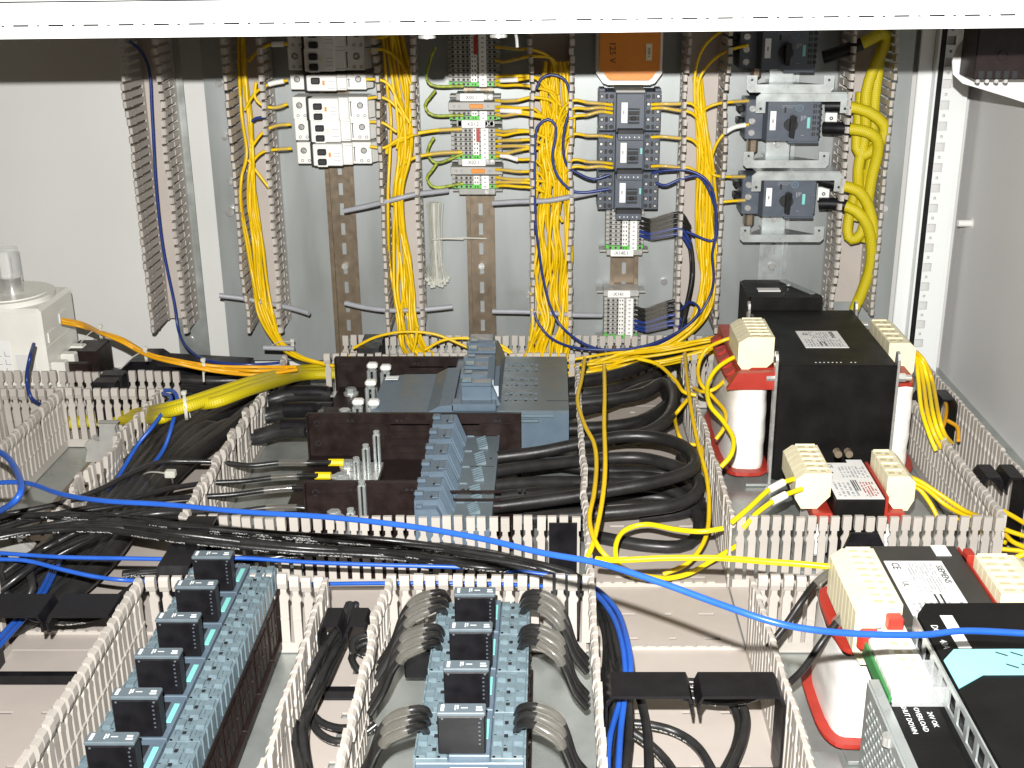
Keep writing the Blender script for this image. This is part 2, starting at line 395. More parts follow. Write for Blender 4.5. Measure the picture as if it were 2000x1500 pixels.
yduct('beige duct right of the middle contactors, with black and blue cables', XG, XH, Yd(.42), Yd(1.37), sl=[(Yd(.42), YM1-.004), (YM1+.001, Yd(1.33))], sr=[(Yd(.42), YM1-.004), (YM0+.002, Yd(1.36))], lean=.6)
xduct('beige cross duct in front of the small transformer', XH+.001, XK-.001, YM1, YM0, sf=[(XH+.004, .26)], sb=[(XH+.003, XK-.002)], slots=False, lean=.3)
yduct('beige duct along the right side wall behind the transformers', XK, XJ, Yd(.60), Yd(1.40), sl=[(YM0+.002, Yd(1.22))], sr=[(Yd(.6), Yd(1.36))], lean=.3)

for lb, xx0, xx1, pyy, hh in (('cut rim of the duct floor crossing the right front duct, rear', XG+.002, XH-.002, 1143, .005), ('cut rim of the duct floor crossing the right front duct, near', XG+.002, XH-.002, 1266, .004), ('cut rim of the duct floor in the front left duct', XB+.002, XC-.002, 1236, .004)):
    p = F(1072, pyy, .004); o = thing('duct_rim', lb, 'duct rim', ((xx0+xx1)/2, p.y, .0029))
    w_ = (xx1-xx0)/2; n_ = int(w_*2/.010)
    MB().box(-w_, w_, -.0010, .0010, 0, hh-.0015).build('rim', duct_m, o)
    q = MB()
    for i in range(n_): q.box(-w_+i*.010+.0015, -w_+i*.010+.0085, -.0014, .0014, hh-.0015, hh)
    tag(q.build('cut_stubs', duct_m, o), kind='stuff')
# ---------------------------------------------------------------- back plate, rails, profiles
o = thing('mounting_plate', 'galvanised back mounting plate behind the upright ducts', 'mounting plate', (0, 0, 0))
pl = MB(); xl = W(420, 400).x; pl.box(xl, W(1757, 400).x, .001, .004, .02, .60); pl.build('sheet', galv, o)
for px, py in ((428,163),(440,267),(450,355),(1297,550),(1035,577),(1727,407)):
    p = W(px, py, .001); MB().cyl(p.x, p.z, -.0035, .001, .0042, 12, 'y', .0045).cyl(p.x, p.z, -.0036, -.0034, .0018, 6, 'y').build('screw', steel, o, True)
for px, py in ((450,412),):
    p = W(px, py, .001); MB().cyl(p.x, p.z, -.006, .001, .006, 14, 'y').build('screw', steel, o, True)
# strip beneath the leftmost duct
o = thing('support_strip', 'dark perforated metal strip under the leftmost upright duct', 'metal strip', (W(372, 640).x, .0, .02))
MB().sheet(-.0165, .022, 0, .56, 0, .001, [(-.002, .002, .028+.02*i, .032+.02*i) for i in range(3)]).build('strip', galvf, o)
o.rotation_euler = (math.pi/2, 0, 0)
for i in range(3):
    MB().cyl(0, .03+.02*i, .0008, .003, .0028, 10).build('rivet', steel, o, True)
# white strips left and right of the plate
def din(label, px, py, z0, z1, m, d=.0, slots=True, screws=()):
    x = W(px, py, .0075).x
    r = thing('din_rail', label, 'mounting rail', (x, 0, z0), True, 'upright mounting rails')
    L = z1-z0
    hs = [(-.0026, .0026, .006+.025*i, .021+.025*i) for i in range(int(L/.025))] if slots else []
    MB().sheet(-.0125, .0125, 0, L, .001, .0024, hs).build('web', m, r)
    for s in (-1, 1):
        q = MB(); q.box(s*.0125, s*.0138, 0, L, .0010, .0078); q.box(s*.0138, s*.0175, 0, L, .0064, .0078); q.build('lip', m, r)
        for k in range(2): MB().box(s*(.0150+.0013*k), s*(.0154+.0013*k), 0, L, .0078, .0081).build('ridge', m, r)
    for zz in screws:
        MB().cyl(0, zz-z0, .0024, .0062, .0052, 12, 'z', .0042).box(-.003, .003, zz-z0-.0005, zz-z0+.0005, .0060, .0065).build('screw', steel, r, True)
    return r
din('slotted mounting rail below the white circuit breakers', 666, 400, .03, .52, rail_m, screws=(W(668,520,.005).z,))
din('slotted mounting rail below the X02 terminal strip', 939, 450, .03, .52, rail_m, screws=(W(941,520,.005).z,))
din('mounting rail behind the three stacked contactors', 1219, 530, .03, .52, rail_m)
din('silver mounting rail behind the motor protection switches', 1510, 500, .03, .52, rail2_m, screws=(W(1500,520,.005).z,))
# right corner profiles
o = thing('plate_edge_channel', 'white folded channel between the back plate and the cabinet corner post', 'channel', (0, 0, 0))
xa = W(1776, 400).x; MB().box(xa-.004, xa+.0135, .006, .010, .0, .60, .001).box(xa+.0135, xa+.016, -.006, .010, .0, .60).build('channel', paintw, o)
MB().box(xa+.0162, xa+.0225, -.006, -.003, .0, .60).build('gap_shade_strip', blks, o)  # added black strip stands in for the shade in the open gap
o = thing('corner_post', 'white perforated cabinet corner post with a column of square holes', 'frame profile', (W(1822, 400).x, -.002, 0), True)
hs = [(-.0052, .0052, .020+.025*i-.0052, .020+.025*i+.0052) for i in range(22)] + [(-.0016, .0016, .0325+.025*i-.0016, .0325+.025*i+.0016) for i in range(22)]
MB().sheet(-.013, .022, 0, .60, .0, .0018, hs).build('face', paintw, o)
hs = [(.02+.025*i, .02+.025*i+.009, .006, .0085) for i in range(22)]
q = MB(); q.box(-.0142, -.0131, 0, .60, -.022, .0018); q.build('return', paintw, o)
MB().sheet(-.026, -.0145, 0, .60, -.014, -.013, [(-.022, -.019, .03+.0125*i, .0355+.0125*i) for i in range(44)]).build('inner_face', paint, o)
MB().box(-.012, .021, 0, .6, -.0068, -.0055).build('back_plate', side_m, o)
MB().box(.0221, .026, 0, .60, -.02, .0018).build('edge', paintw, o)
# white knob on the side wall edge
p = W(1890, 436, .03); o = thing('door_stop', 'small white cylindrical knob on the right side wall', 'knob', p)
MB().cyl(0, 0, -.012, .004, .0042, 16, 'x').build('stem', wht, o, True); MB().cyl(0, 0, .004, .009, .0062, 16, 'x').build('head', wht, o, True)

# top frame of the cabinet close to the camera
FD = .90
fz = .53-FD*math.tan(R(20)-math.atan((750-60)/FOC))
o = thing('cabinet_frame', 'white perforated cabinet frame profile crossing the top of the picture', 'frame profile', (0, Yd(FD), fz))
o.rotation_euler = (0, R(-.62), 0)
hs = []
q = MB()
n0 = int(1.2/.025)
hol = []
for i in range(-24, 22):
    x = i*.025; hol += [(x-.0056, x+.0056, .0068, .0080), (x+.0106, x+.0112, .0058, .0070), (x+.0112, x+.0136, .0068, .0078), (x+.0136, x+.0142, .0058, .0070)]
fr = MB().sheet(-.62, .55, 0, .0230, 0, .0015, hol).build('lower_flange', paintw, o); fr.rotation_euler = (math.pi/2, 0, 0)
MB().box(-.62, .55, .008, .010, .001, .07).build('slot_shade_sheet', blks, o)  # added black sheet, makes the slots and the gap read as dark inside
MB().box(-.62, .55, -.004, .006, .0240, .075, .0015).build('upper_profile', paintw, o)
MB().box(-.62, .55, .0002, .04, -.0016, -.0001).build('underside', paintw, o)
for px, dz in ((510, .010),):
    x = W(px, 10, CAMD-FD).x; MB().cyl(x, .012+.0, -.0035, -.0015, .003, 12, 'y').build('screw', steel, o, True)
for px in (830, 972):
    x = W(px, 50, CAMD-FD).x; MB().cyl(x, .012, -.005, -.0017, .0065, 12, 'z').build('bolt', steel, o, True)
x = W(1009, 50, CAMD-FD).x; MB().tube([(x-.006, .01, .0), (x-.001, .01, -.002), (x, .010, -.012)], .0011, 8).build('hook', steel, o, True)
# ================================================================ devices on the back plate (local x right, y up, z out)
def wpos(px, py, d): 
    p = W(px, py, d); return (p.x, 0, p.z)
# ---- circuit breakers, lying on their side
def breaker(label, px, py, pole2=False, w=.026, dark=(0,)):
    x, _, z = wpos(px, py, .045); h = w/2-.0003
    r = thing('circuit_breaker', label, 'circuit breaker', (x, 0, z), True, 'white circuit breakers')
    L = .044
    q = MB(); q.box(-L, L, -h, h, .010, .045, .0008); q.box(-.0225, .0225, -h, h, .045, .052, .0008); q.box(-.0225, .012, -h, h, .052, .060, .001); q.build('body', wht, r)
    q = MB(); q.prism([(L,.012),(L+.006,.016),(L+.006,.030),(L,.040)], -h+.001, h-.001, 'y'); q.build('terminal_foot', wht, r)
    # toggle bay
    MB().box(-.0265, -.0205, -h-.0002, h+.0002, .040, .0535).build('dark_band', hole_m, r)
    k = [0.004, -.0075] if pole2 else [0.003]
    for yy in k:
        MB().box(-.0165, -.0065, yy-.0035, yy+.0035, .0602, .0655, .001).build('toggle', hole_m, r)
        MB().box(-.0175, -.0055, yy-.0060, yy-.0041, .0602, .0618, .0004).build('toggle_guard', wht, r)
    for xx, yy, rr in ((-.036, .003, .0036), (.035, .003, .0036)):
        MB().ring(xx, yy, .0451, .0456, rr*.75, rr, 18).build('screw_rim', hole_m, r)
        MB().cyl(xx, yy, .0440, .0453, rr*.7, 14).box(xx-.002, xx+.002, yy-.0003, yy+.0003, .0453, .0455).build('screw', steel, r, True)
    if pole2:
        for xx in (-.038, -.030, .032, .040): MB().ring(xx, -h+.004, .0451, .0455, .0010, .0019, 12).build('screw_rim', ferr, r)
    MB().box(-.004, -.0015, -.002, .003, .0602, .0606).build('marking', random.choice([orng, crm]), r)
    MB().box(.0005, .0115, -h+.003, h-.003, .0602, .0605).build('label', paper, r)
    MB().box(.0235, .0245, -h+.003, h-.005, .0452, .0455).box(.0225, .0255, h-.006, h-.0055, .0452, .0455).build('marking', ink, r)
    for j in range(3): MB().box(.002, .010, -.006+.004*j, -.0055+.004*j, .06055, .0607).build('marking', ferr, r)
    MB().box(.0127, .0222, -h+.002, -h+.0025, .0521, .0524).box(.0127, .0222, h-.003, h-.0025, .0521, .0524).build('marking', ferr, r)
    return r
for px, py, two, t in ((636, 72, 1, 'topmost white circuit breaker, in the shadow right under the frame'), (637, 115, 1, 'second circuit breaker from the top, in the shadow band'),
    (641, 160, 0, 'slim single white circuit breaker just below the shadow edge'), (645, 211, 1, 'white circuit breaker heading the lower block of three'),
    (649, 253, 1, 'middle white circuit breaker of the lower block, orange marking'), (653, 299, 1, 'lowest white circuit breaker on the rail')):
    breaker(t, px, py, two, .026 if two else .018)
# ---- terminal strips
def tstrip(label, px, py, n, w=.060, pitch=.0052, end_green=True, marker=None, red_at=None, strip_x=.006, depth=.042, mtext=None, jumper=False, mside=1):
    x, _, z = wpos(px, py, depth)
    r = thing('terminal_strip', label, 'terminal block', (x, 0, z), True, 'terminal strips')
    hw = w/2; Y0 = -n*pitch/2
    body = MB(); body.box(-hw, hw, -pitch*.44, pitch*.44, .008, depth-.006, .0004)
    body.box(-hw+.004, hw-.004, -pitch*.44, pitch*.44, depth-.006, depth, .0004)
    bme = body.mesh('terminal', tergry)
    cols_ = [-.40,-.30,-.20,-.12,.22,.31,.40] if w > .055 else [-.38,-.24,-.10,.30,.40]
    hq = MB(); rq = MB()
    for i, cx in enumerate(cols_):
        if i % 2 == 0: hq.box(cx*w-.0016, cx*w+.0016, -.0015, .0015, depth-.002, depth+.0002)
        else: hq.cyl(cx*w, 0, depth-.001, depth+.0002, .0014, 10)
        rq.ring(cx*w, 0, depth, depth+.0006, .0017, .0021, 10)
    hme = hq.mesh('contact_openings', hole_m); rme = rq.mesh('contact_rims', tergry)
    for i in range(n):
        yy = Y0+(i+.5)*pitch; last = end_green and i == 0
        t = bpy.data.objects.new('terminal', bme if not last else MB().box(-hw, hw, -pitch*.46, pitch*.46, .008, depth-.005, .0004).box(-hw+.0035, hw-.0035, -pitch*.46, pitch*.46, depth-.006, depth+.0001, .0004).mesh('terminal', green))
        COL.objects.link(t); t.parent = r; t.location = (0, yy, 0)
        if last: t['label'] = 'green and yellow earth terminal'
        for me, nm in ((hme, 'contact_openings'), (rme, 'contact_rims')):
            c = bpy.data.objects.new(nm, me); COL.objects.link(c); c.parent = t
    MB().box(strip_x, strip_x+.0085, Y0, -Y0, depth+.0003, depth+.0012).build('marker_strip', paper, r)
    MB().box(-.0035, .0035, Y0+pitch, -Y0, depth+.0003, depth+.0010).build('number_strip', wht, r)
    for i in range(n):
        MB().box(strip_x+.003, strip_x+.0055, Y0+(i+.5)*pitch-.0008, Y0+(i+.5)*pitch+.0008, depth+.00125, depth+.0014).build('digit', ferr, r)
        MB().box(-.0022, -.0010, Y0+(i+.5)*pitch-.001, Y0+(i+.5)*pitch+.001, depth+.00105, depth+.0012).box(.0008, .0022, Y0+(i+.5)*pitch-.001, Y0+(i+.5)*pitch+.001, depth+.00105, depth+.0012).build('digit', ink, r)
    if red_at: MB().box(.0005, .0045, -Y0-red_at[1]*pitch, -Y0-red_at[0]*pitch, depth+.0012, depth+.003).build('jumper_bar', red, r)
    # end clamp with title tag
    for s in ((1, -1) if mside == 0 else (mside,) if mside < 0 or not mtext or mtext[1] != 'X' else (1, -1)):
        yy = (-Y0+(.011 if jumper else 0) if s > 0 else Y0) + s*.0045
        c = MB().box(-.022, .022, yy-.004, yy+.004, .006, .036, .0008).box(-.030, .030, yy-.0012, yy+.0012, .006, .028).build('end_clamp', tergry, r)
        for xx in (.012, .019): MB().cyl(xx, yy, .036, .0372, .0028, 12).build('screw', steel, c, True)
    if mtext:
        yy = -Y0+(.0045 if not jumper else .0155) if mside >= 0 else Y0-.0045
        MB().box(-.017, .011, yy-.0045, yy+.0045, .0375, .0395, .0005).build('title_tag', paper, r)
        text(mtext, .0062, ink, r, (-.004, yy-.0003, .0396), sx=.9)
    if jumper:
        yy = -Y0+.0055
        MB().box(-.031, .031, yy-.0045, yy+.0045, .008, .040, .0006).build('fuse_terminal', tergry, r)
        MB().box(-.006, .010, yy-.0025, yy+.0025, .040, .0425, .0006).build('fuse_lever', orng, r)
        for xx in (-.024, -.018, .016, .024): MB().cyl(xx, yy, .0401, .0405, .0018, 10).build('screw_rim', ferr, r)
    return r
tstrip('tall dark terminal strip at top, its upper rows in the frame shadow', 925, 106, 14, red_at=(3, 7))
tstrip('short terminal strip with orange fuse lever below the tall strip', 927, 226, 2, mtext=':X00.1', jumper=True)
tstrip('terminal strip tagged K01.2 with a red jumper bar', 930, 281, 7, red_at=(0, 3), mtext='-K01.2')
tstrip('lowest terminal strip tagged X02.1 with orange fuse lever', 931, 356, 3, mtext='-X02.1', jumper=True)
tstrip('narrow terminal strip under the contactors, tagged X140.1', 1221, 447, 10, w=.046, pitch=.0052, mtext='-X140.1', mside=-1)
tstrip('bottom terminal strip tagged X141 with black and blue wires', 1213, 622, 10, w=.042, pitch=.0052, mtext='-X141', mside=1)

# ---- small contactors / relays, 45 mm wide
def relay(label, px, py, top=False, teal_on=True):
    x, _, z = wpos(px, py, .062)
    r = thing('contactor_relay', label, 'contactor', (x, 0, z), True, 'contactors stacked on the back rail')
    q = MB(); q.box(-.036, .036, -.0222, .0222, .008, .050, .001); q.box(-.0165, .0165, -.0222, .0222, .050, .066, .001); q.build('body', anth, r)
    for s in (-1, 1):
        t = MB(); hb = MB(); sc_ = MB()
        t.box(s*.0185, s*.036, -.0218, .0218, .050, .054, .0006)
        for i in range(5):
            yy = -.0175+i*.00875
            for c, xx in enumerate((.0215, .0270, .0325)):
                if c == 1: hb.box(s*xx-.0016, s*xx+.0016, yy-.0028, yy+.0028, .0540, .0543)
                else:
                    hb.cyl(s*xx, yy, .0540, .0543, .0026, 12); 
                    if c == 2 or i % 2: sc_.cyl(s*xx, yy, .0543, .0549, .0016, 10)
            t.box(s*.0187, s*.0358, yy+.0040, yy+.0047, .054, .0552)
        t.build('terminal_cover', anth, r); hb.build('terminal_openings', hole_m, r); sc_.build('screws', steel, r, True)
    MB().box(-.0105, -.0035, -.011, .012, .0661, .0668).build('label', paper, r)
    MB().box(-.0082, -.0072, -.001, .003, .0668, .0670).build('marking', ink, r)
    g = MB().box(-.0025, .0105, -.0125, .0055, .0661, .0664).build('window_recess', hole_m, r)
    for yy in (.003, -.003, -.009): MB().box(-.0022, .0102, yy-.0004, yy+.0004, .0665, .0672).build('window_bar', dev, g)
    MB().box(.001, .006, -.0085, -.0035, .0665, .0678, .0005).build('slider', brn, g)
    if teal_on: MB().box(.0125, .0148, -.001, .006, .0661, .0665).build('teal_mark', teal, r)
    if top:
        for s in (-1, 1): MB().box(s*.029, s*.036, .0222, .0262, .03, .052, .0006).build('hook', anth, r)
        q = MB().box(-.017, .017, .0222, .0250, .012, .060, .0006).build('grey_shield', tergry, r)
    m = MB().box(-.015, .015, -.0290, -.0170, .0661, .0775, .0008).build('suppressor', hole_m, r)
    MB().box(-.0148, .0148, -.0290, -.0222, .0776, .0780).build('suppressor_face', anth, m)
    for xx in (-.011, -.006, -.002, .004, .009): MB().box(xx, xx+.0012, -.0265, -.0252, .0781, .0783).build('marking', inkw, m)
    return r
relay('top contactor of three on the back rail, yellow wires on both sides', 1231, 220, True, False)
relay('middle contactor of three on the back rail', 1229, 298)
relay('bottom contactor of three, with blue wires at its terminals', 1227, 376)

# ---- orange device at the top
x, _, z = wpos(1231, 92, .06)
r = thing('safety_relay', 'orange module marked 125 V half hidden by the frame at top', 'relay module', (x, 0, z), True)
sh = [(-.038, .045), (-.038, -.030), (-.030, -.041), (-.024, -.043), (.024, -.043), (.030, -.041), (.038, -.030), (.038, .045)]
MB().prism([(u, v) for u, v in sh], .008, .050).build('housing', offw, r)
so = [(-.0345, .0445), (-.0345, -.026), (-.030, -.0275), (-.026, -.034), (-.022, -.037), (.022, -.037), (.026, -.034), (.030, -.0275), (.0345, -.026), (.0345, .0445)]
MB().prism(so, .0505, .058).build('front', orng, r)
text('125 V', .010, ink, r, (-.020, -.006, .0582), -math.pi/2)
MB().box(.018, .025, -.015, .004, .0582, .0588, .0002).build('label', crm, r)
text('X00.1', .0045, ink, r, (.0215, -.006, .0590), -math.pi/2)

# ---- motor protection switches and their brackets
def bracket(label, px, py, up=1):
    """galvanised support plate, folded, seen edge on; py = row of the screw"""
    x, _, z = wpos(px, py, .035)
    r = thing('support_bracket', label, 'bracket', (x, 0, z), True, 'galvanised brackets')
    MB().box(-.014, .014, -.0125, .011, .030, .0315).build('tab', rail2_m, r)
    MB().cyl(-.001, .003, .0315, .0345, .0042, 14).box(-.0035, .0015, .0026, .0034, .0345, .0349).build('screw', steel, r, True)
    yb = W(px, py+30, .067).z-z
    MB().prism([(-.014, .0), (-.014, .030), (-.042, .066), (.050, .066), (.014, .030), (.014, .0)], yb+.001, yb+.0022, 'y').build('shelf', rail2_m, r)
    MB().prism([(-.046, yb-.002), (-.046, yb+.013), (-.034, yb+.013), (-.034, yb+.003), (.042, yb+.003), (.042, yb+.013), (.054, yb+.013), (.054, yb-.002), (.050, yb-.006), (-.042, yb-.006)], .0662, .0676).build('front_flange', rail2_m, r)
    for xx in (-.040, .048): MB().cyl(xx, yb+.008, .0677, .0680, .0014, 10).build('hole', hole_m, r)
    MB().box(-.034, -.022, -.010, .012, .006, .024, .003).build('brass_foot', rail_m, r)
    return r
def msp(label, px, py, right_screws=False):
    x, _, z = wpos(px, py, .062)
    r = thing('motor_switch', label, 'motor protection switch', (x, 0, z), True, 'motor protection switches')
    MB().box(-.048, .030, -.0225, .0225, .012, .050, .001).build('body', anth, r)
    q = MB(); q.prism([(-.030, .050), (-.027, .064), (.026, .064), (.028, .050)], -.0222, .0222, 'y'); q.build('front_block', anth, r)
    MB().box(-.0305, .0285, .0223, .0262, .020, .060, .0008).box(-.004, .028, -.0262, -.0223, .020, .058, .0008).build('side_ledge', anth, r)
    for yy in (.012, -.002, -.015):
        s_ = MB().cyl(-.041, yy, .050, .0515, .0034, 12); s_.box(-.0438, -.0382, yy-.0004, yy+.0004, .0515, .0518); s_.build('screw', steel, r, True)
    for yy in (.016, .002): MB().box(-.0545, -.0485, yy-.009, yy-.002, .020, .042, .0008).build('terminal_guard', blks, r)
    MB().box(-.0245, -.0185, -.010, .011, .0641, .0647).build('label', paper, r)
    MB().box(-.022, -.021, -.002, .002, .0647, .0649).build('marking', ink, r)
    k = MB().cyl(-.003, -.004, .0641, .0675, .0072, 20).build('dial', hole_m, r, True)
    h = MB().prism([(-.0052,-.0165),(-.0008,-.0175),(.0010,.006),(-.0022,.0075),(-.0050,.006)], .0676, .076).build('rotary_handle', blks, k)
    MB().box(-.0105, -.0085, .009, .015, .0641, .0645).build('slot', hole_m, r)
    MB().ring(.005, .0145, .0641, .0646, .0025, .0042, 14).box(.004, .006, .0135, .0155, .0641, .0645).build('adjuster', dev, r)
    for i in range(4): MB().box(.007+.0015*i, .0077+.0015*i, .0000+.001*i, .006, .0641, .0644).build('marking', ferr, r)
    MB().box(.0135, .0165, -.008, .004, .0641, .0645).build('teal_mark', teal, r)
    MB().box(-.013, .001, .0166, .0170, .0641, .0643).box(-.013, -.002, .0146, .0149, .0641, .0643).box(.008, .011, -.016, -.0155, .0641, .0643).build('print', ferr, r)
    if right_screws:
        MB().box(.018, .0295, -.021, .021, .0501, .0545, .0008).build('terminal_side', anth, r)
        for yy in (.014, .001, -.013): MB().cyl(.0245, yy, .0546, .056, .0034, 12).box(.0218, .0272, yy-.0004, yy+.0004, .056, .0563).build('screw', steel, r, True)
    else:
        for i in range(6):
            yy = .0165-.0062*i
            MB().box(.0190, .0205, yy-.002, yy+.002, .0641, .0644).box(.0212, .0225, yy-.002, yy+.002, .0641, .0644).build('slot', hole_m, r)
            MB().cyl(.0258, yy, .0501, .0645, .0021, 10).build('opening', hole_m, r)
    return r
for _a in (('motor protection switch in the shadow at upper right', 1541, 95), ('motor protection switch with rotary handle, upper one in the light', 1550, 236), ('motor protection switch with visible screws on both sides, lower one', 1541, 385, True)): msp(*_a).scale = (1.13, 1.03, 1)
bracket('galvanised bracket above the upper lit motor switch', 1528, 140)
bracket('galvanised bracket between the two lit motor switches', 1520, 288)
bracket('galvanised bracket below the lower motor switch', 1512, 433)
for k_, (px, py) in enumerate(((1560, 190), (1550, 341))):
    x, _, z = wpos(px, py, .035)
    r = thing('support_bracket', ('folded bracket edge on top of the %s lit motor switch' % ('upper', 'lower')[k_]), 'bracket', (x, 0, z), True, 'galvanised brackets')
    MB().prism([(-.055, -.014), (-.055, .004), (-.050, .008), (.048, .008), (.053, .004), (.053, -.014), (.042, -.014), (.042, -.001), (-.044, -.001), (-.044, -.014)], .066, .0675).build('front_flange', rail2_m, r)
    MB().box(-.050, .048, .0082, .0095, .02, .0675).build('fold', rail2_m, r)
    for xx in (-.0495, .0475): MB().cyl(xx, -.009, .0676, .0679, .0016, 10).build('hole', hole_m, r)
for k_, (px, py) in enumerate(((1625, 232), (1610, 380))):
    x, _, z = wpos(px, py, .05)
    r = thing('marker_tag', 'small white tag right of the %s lit motor switch' % ('upper', 'lower')[k_], 'label', (x, 0, z), True)
    MB().box(-.007, .007, -.008, .008, .044, .046, .0004).build('plate', paper, r); MB().ring(0, 0, .0461, .0464, .001, .0022, 10).build('marking', ink, r)

# ---- bundle of cable ties hanging on the plate
r = thing('cable_tie_bundle', 'bundle of white cable ties hanging beside the rail', 'cable ties', W(850, 470, 0.02))
for i in range(64):
    x0 = random.gauss(0, .0048); y0 = random.uniform(-.006, .006); e = random.gauss(0, .005); ln = random.uniform(.045, .055)
    t = MB().tube([(x0, y0, .048), (x0*.8, y0, .02), (x0*.8+e*.3, y0, -.02), (x0+e, y0, -ln)], .0011, 5, .4)
    t.box(x0+e-.0018, x0+e+.0018, y0-.0015, y0+.0015, -ln-.004, -ln, .0004)
    t.build('cable_tie', tie_m, r, True)
MB().tube([W(905, 467, .03)-r.location, W(870, 466, .035)-r.location, W(845, 468, .03)-r.location], .0011, 6).build('binding_tie', tie_m, r, True)
o = thing('cable_tie', 'single thin nylon tie stuck out horizontally over the middle rail', 'cable tie', W(900, 467, .02))
MB().tube([W(862, 466, .03)-o.location, W(905, 465, .02)-o.location, W(950, 466, .018)-o.location], .0010, 6).build('strap', tie_m, o, True)

# ---- door lever / lamp bracket, upper right
r = thing('lamp_socket', 'grey mounting plate with dark connector block in the upper right corner', 'connector', W(1935, 130, .25))
L_ = r.location
a = W(1862, 145, .25)-L_; 
pp = [W(x_, y_, .25)-L_ for x_, y_ in ((1868, 92), (1860, 120), (1861, 145), (1880, 163), (1920, 175), (1975, 192), (2060, 220), (2060, 60), (1895, 60))]
MB().prism([(p.x, p.z) for p in pp], 0, .002, 'y').build('plate', side_m, r)
a = W(1895, 60, .27)-L_; b = W(1990, 150, .27)-L_
MB().box(a.x, b.x, -.045, -.001, b.z, a.z+.02, .001).build('block', brn, r)
for i in range(5): MB().box(a.x+.004+i*.008, a.x+.009+i*.008, -.046, -.0451, b.z+.001, b.z+.008).build('contact', hole_m, r)
MB().ring((a.x+b.x)/2, 0, 0, .0008, .004, .006, 16).build('embossing', brn, r).matrix_local = Matrix.Translation((0, -.0452, (a.z+b.z)/2)) @ WALLROT.to_4x4()
for i in range(4): MB().cyl(a.x+.006+i*.009, b.z-.002, -.040, -.036, .002, 10, 'y').build('screw', steel, r, True)
# ================================================================ devices on the floor plate (x right, y away, z up)
def relief(m, x0, x1, y0, y1, z, nx, ny, h=.0016, gap=.0006):
    """terminal funnels: a grid of small ramped pockets"""
    dx = (x1-x0)/nx; dy = (y1-y0)/ny
    for i in range(nx):
        for j in range(ny):
            a, b, c, d = x0+i*dx+gap, x0+(i+1)*dx-gap, y0+j*dy+gap, y0+(j+1)*dy-gap
            if (i+j) % 2: m.prism([(c, z), (d, z), (d, z+h), (c+(d-c)*.3, z+h)], a, b, 'x')
            else:
                m.box(a, b, c, c+(d-c)*.35, z, z+h); m.box(a, a+(b-a)*.3, c, d, z, z+h*.8)
def contactor(label, x, y, group):
    """x = centre, y = front edge"""
    r = thing('contactor', label, 'contactor', (x, y, 0), group=group)
    MB().box(-.033, .033, .0005, .0445, .004, .050, .001).box(-.036, .036, .001, .044, .004, .012, .0006).build('base', brn, r)
    q = MB()
    for s in (-1, 1):
        for j in range(4): q.box(s*.0331, s*.0339, .004+j*.010, .0105+j*.010, .014, .044)
        for j in range(3): q.cyl(.009+j*.013, .030, s*.0331, s*.0345, .0020, 8, 'x')
    q.build('base_relief', brn, r)
    MB().box(-.033, .033, .0003, .0447, .0502, .066, .0008).box(-.0125, .0125, .0003, .0447, .066, .0715, .0006).build('housing', dev, r)
    for s in (-1, 1):
        c = MB()
        a, b = sorted((s*.0130, s*.0328)); c.box(a, b, .001, .044, .066, .0690, .0004)
        relief(c, a+.0004, b-.0004, .0012, .0438, .0690, 3, 4)
        for j in range(4): c.box(s*.0328, s*.0338, .0035+j*.0105, .0105+j*.0105, .054, .0695)
        c.build('terminal_cover', devl, r)
    h = MB(); w_ = MB()
    for s in (-1, 1):
        for j in range(3):
            h.box(s*.0215-.0012, s*.0215+.0012, .006+j*.0135, .0088+j*.0135, .0705, .0709)
            w_.box(s*.0165-.0010, s*.0165+.0010, .0105+j*.0135, .0110+j*.0135, .0705, .0708); w_.box(s*.030, s*.0320, .0080+j*.0135, .0088+j*.0135, .0706, .0709)
    h.build('openings', hole_m, r); w_.build('markings', devl, r)
    MB().box(.0072, .0108, .016, .036, .0716, .0724, .0003).build('teal_label', teal, r)
    MB().box(-.006, .0045, .018, .038, .0716, .0719).build('window_recess', hole_m, r)
    MB().box(-.004, .003, .024, .030, .0719, .0736, .0005).build('slider', brn, r)
    MB().box(.0018, .0065, .014, .016, .0716, .0720).box(.0018, .0065, .020, .0212, .0716, .0720).build('marking', ink, r)
    # plug-in suppressor block on the near half
    b = MB().box(-.0185, .0100, .001, .0110, .0718, .0985, .0008).build('suppressor', blks, r)
    MB().box(-.0187, .0102, .0008, .0112, .0986, .1012, .0006).build('suppressor_cap', dev2, b)
    q = MB(); q.box(-.0165, -.0145, .003, .009, .1013, .1015); q.box(-.0082, -.0074, .004, .0085, .1013, .1015); q.box(-.0068, -.0060, .005, .0085, .1013, .1015); q.box(-.0045, -.0005, .0058, .0063, .1013, .1015); q.box(.0045, .0085, .0035, .0048, .1013, .1015); q.box(.0045, .0080, .0062, .0073, .1013, .1015)
    q.build('printing', inkw, b)
    for j in range(6): MB().box(.0060, .0072, .0002+.0005, .0009, .079+.003*j, .0800+.003*j).build('raised_print', anth, b)
    for xx in (-.016, .007): MB().box(xx, xx+.0012, .0003, .0007, .0970, .0980).build('latch', dev2, b)
    return r
ORD = ['first (farthest)', 'second', 'third', 'fourth', 'fifth', 'nearest, cut by the lower edge']
c0 = None
for i, dd in enumerate((.803, .7585, .714, .6695, .625, .5805, .536)):
    if i == 0: contactor('left row contactor, %s, black suppressor block on top' % ORD[0], -.2465, Yd(dd), 'left row of contactors')
    elif i < 6: contactor('left row contactor, %s from the back, with black suppressor' % ORD[min(i, 5)], -.2465, Yd(dd), 'left row of contactors')
    else: contactor('left row contactor just outside the lower picture edge', -.2465, Yd(dd), 'left row of contactors')
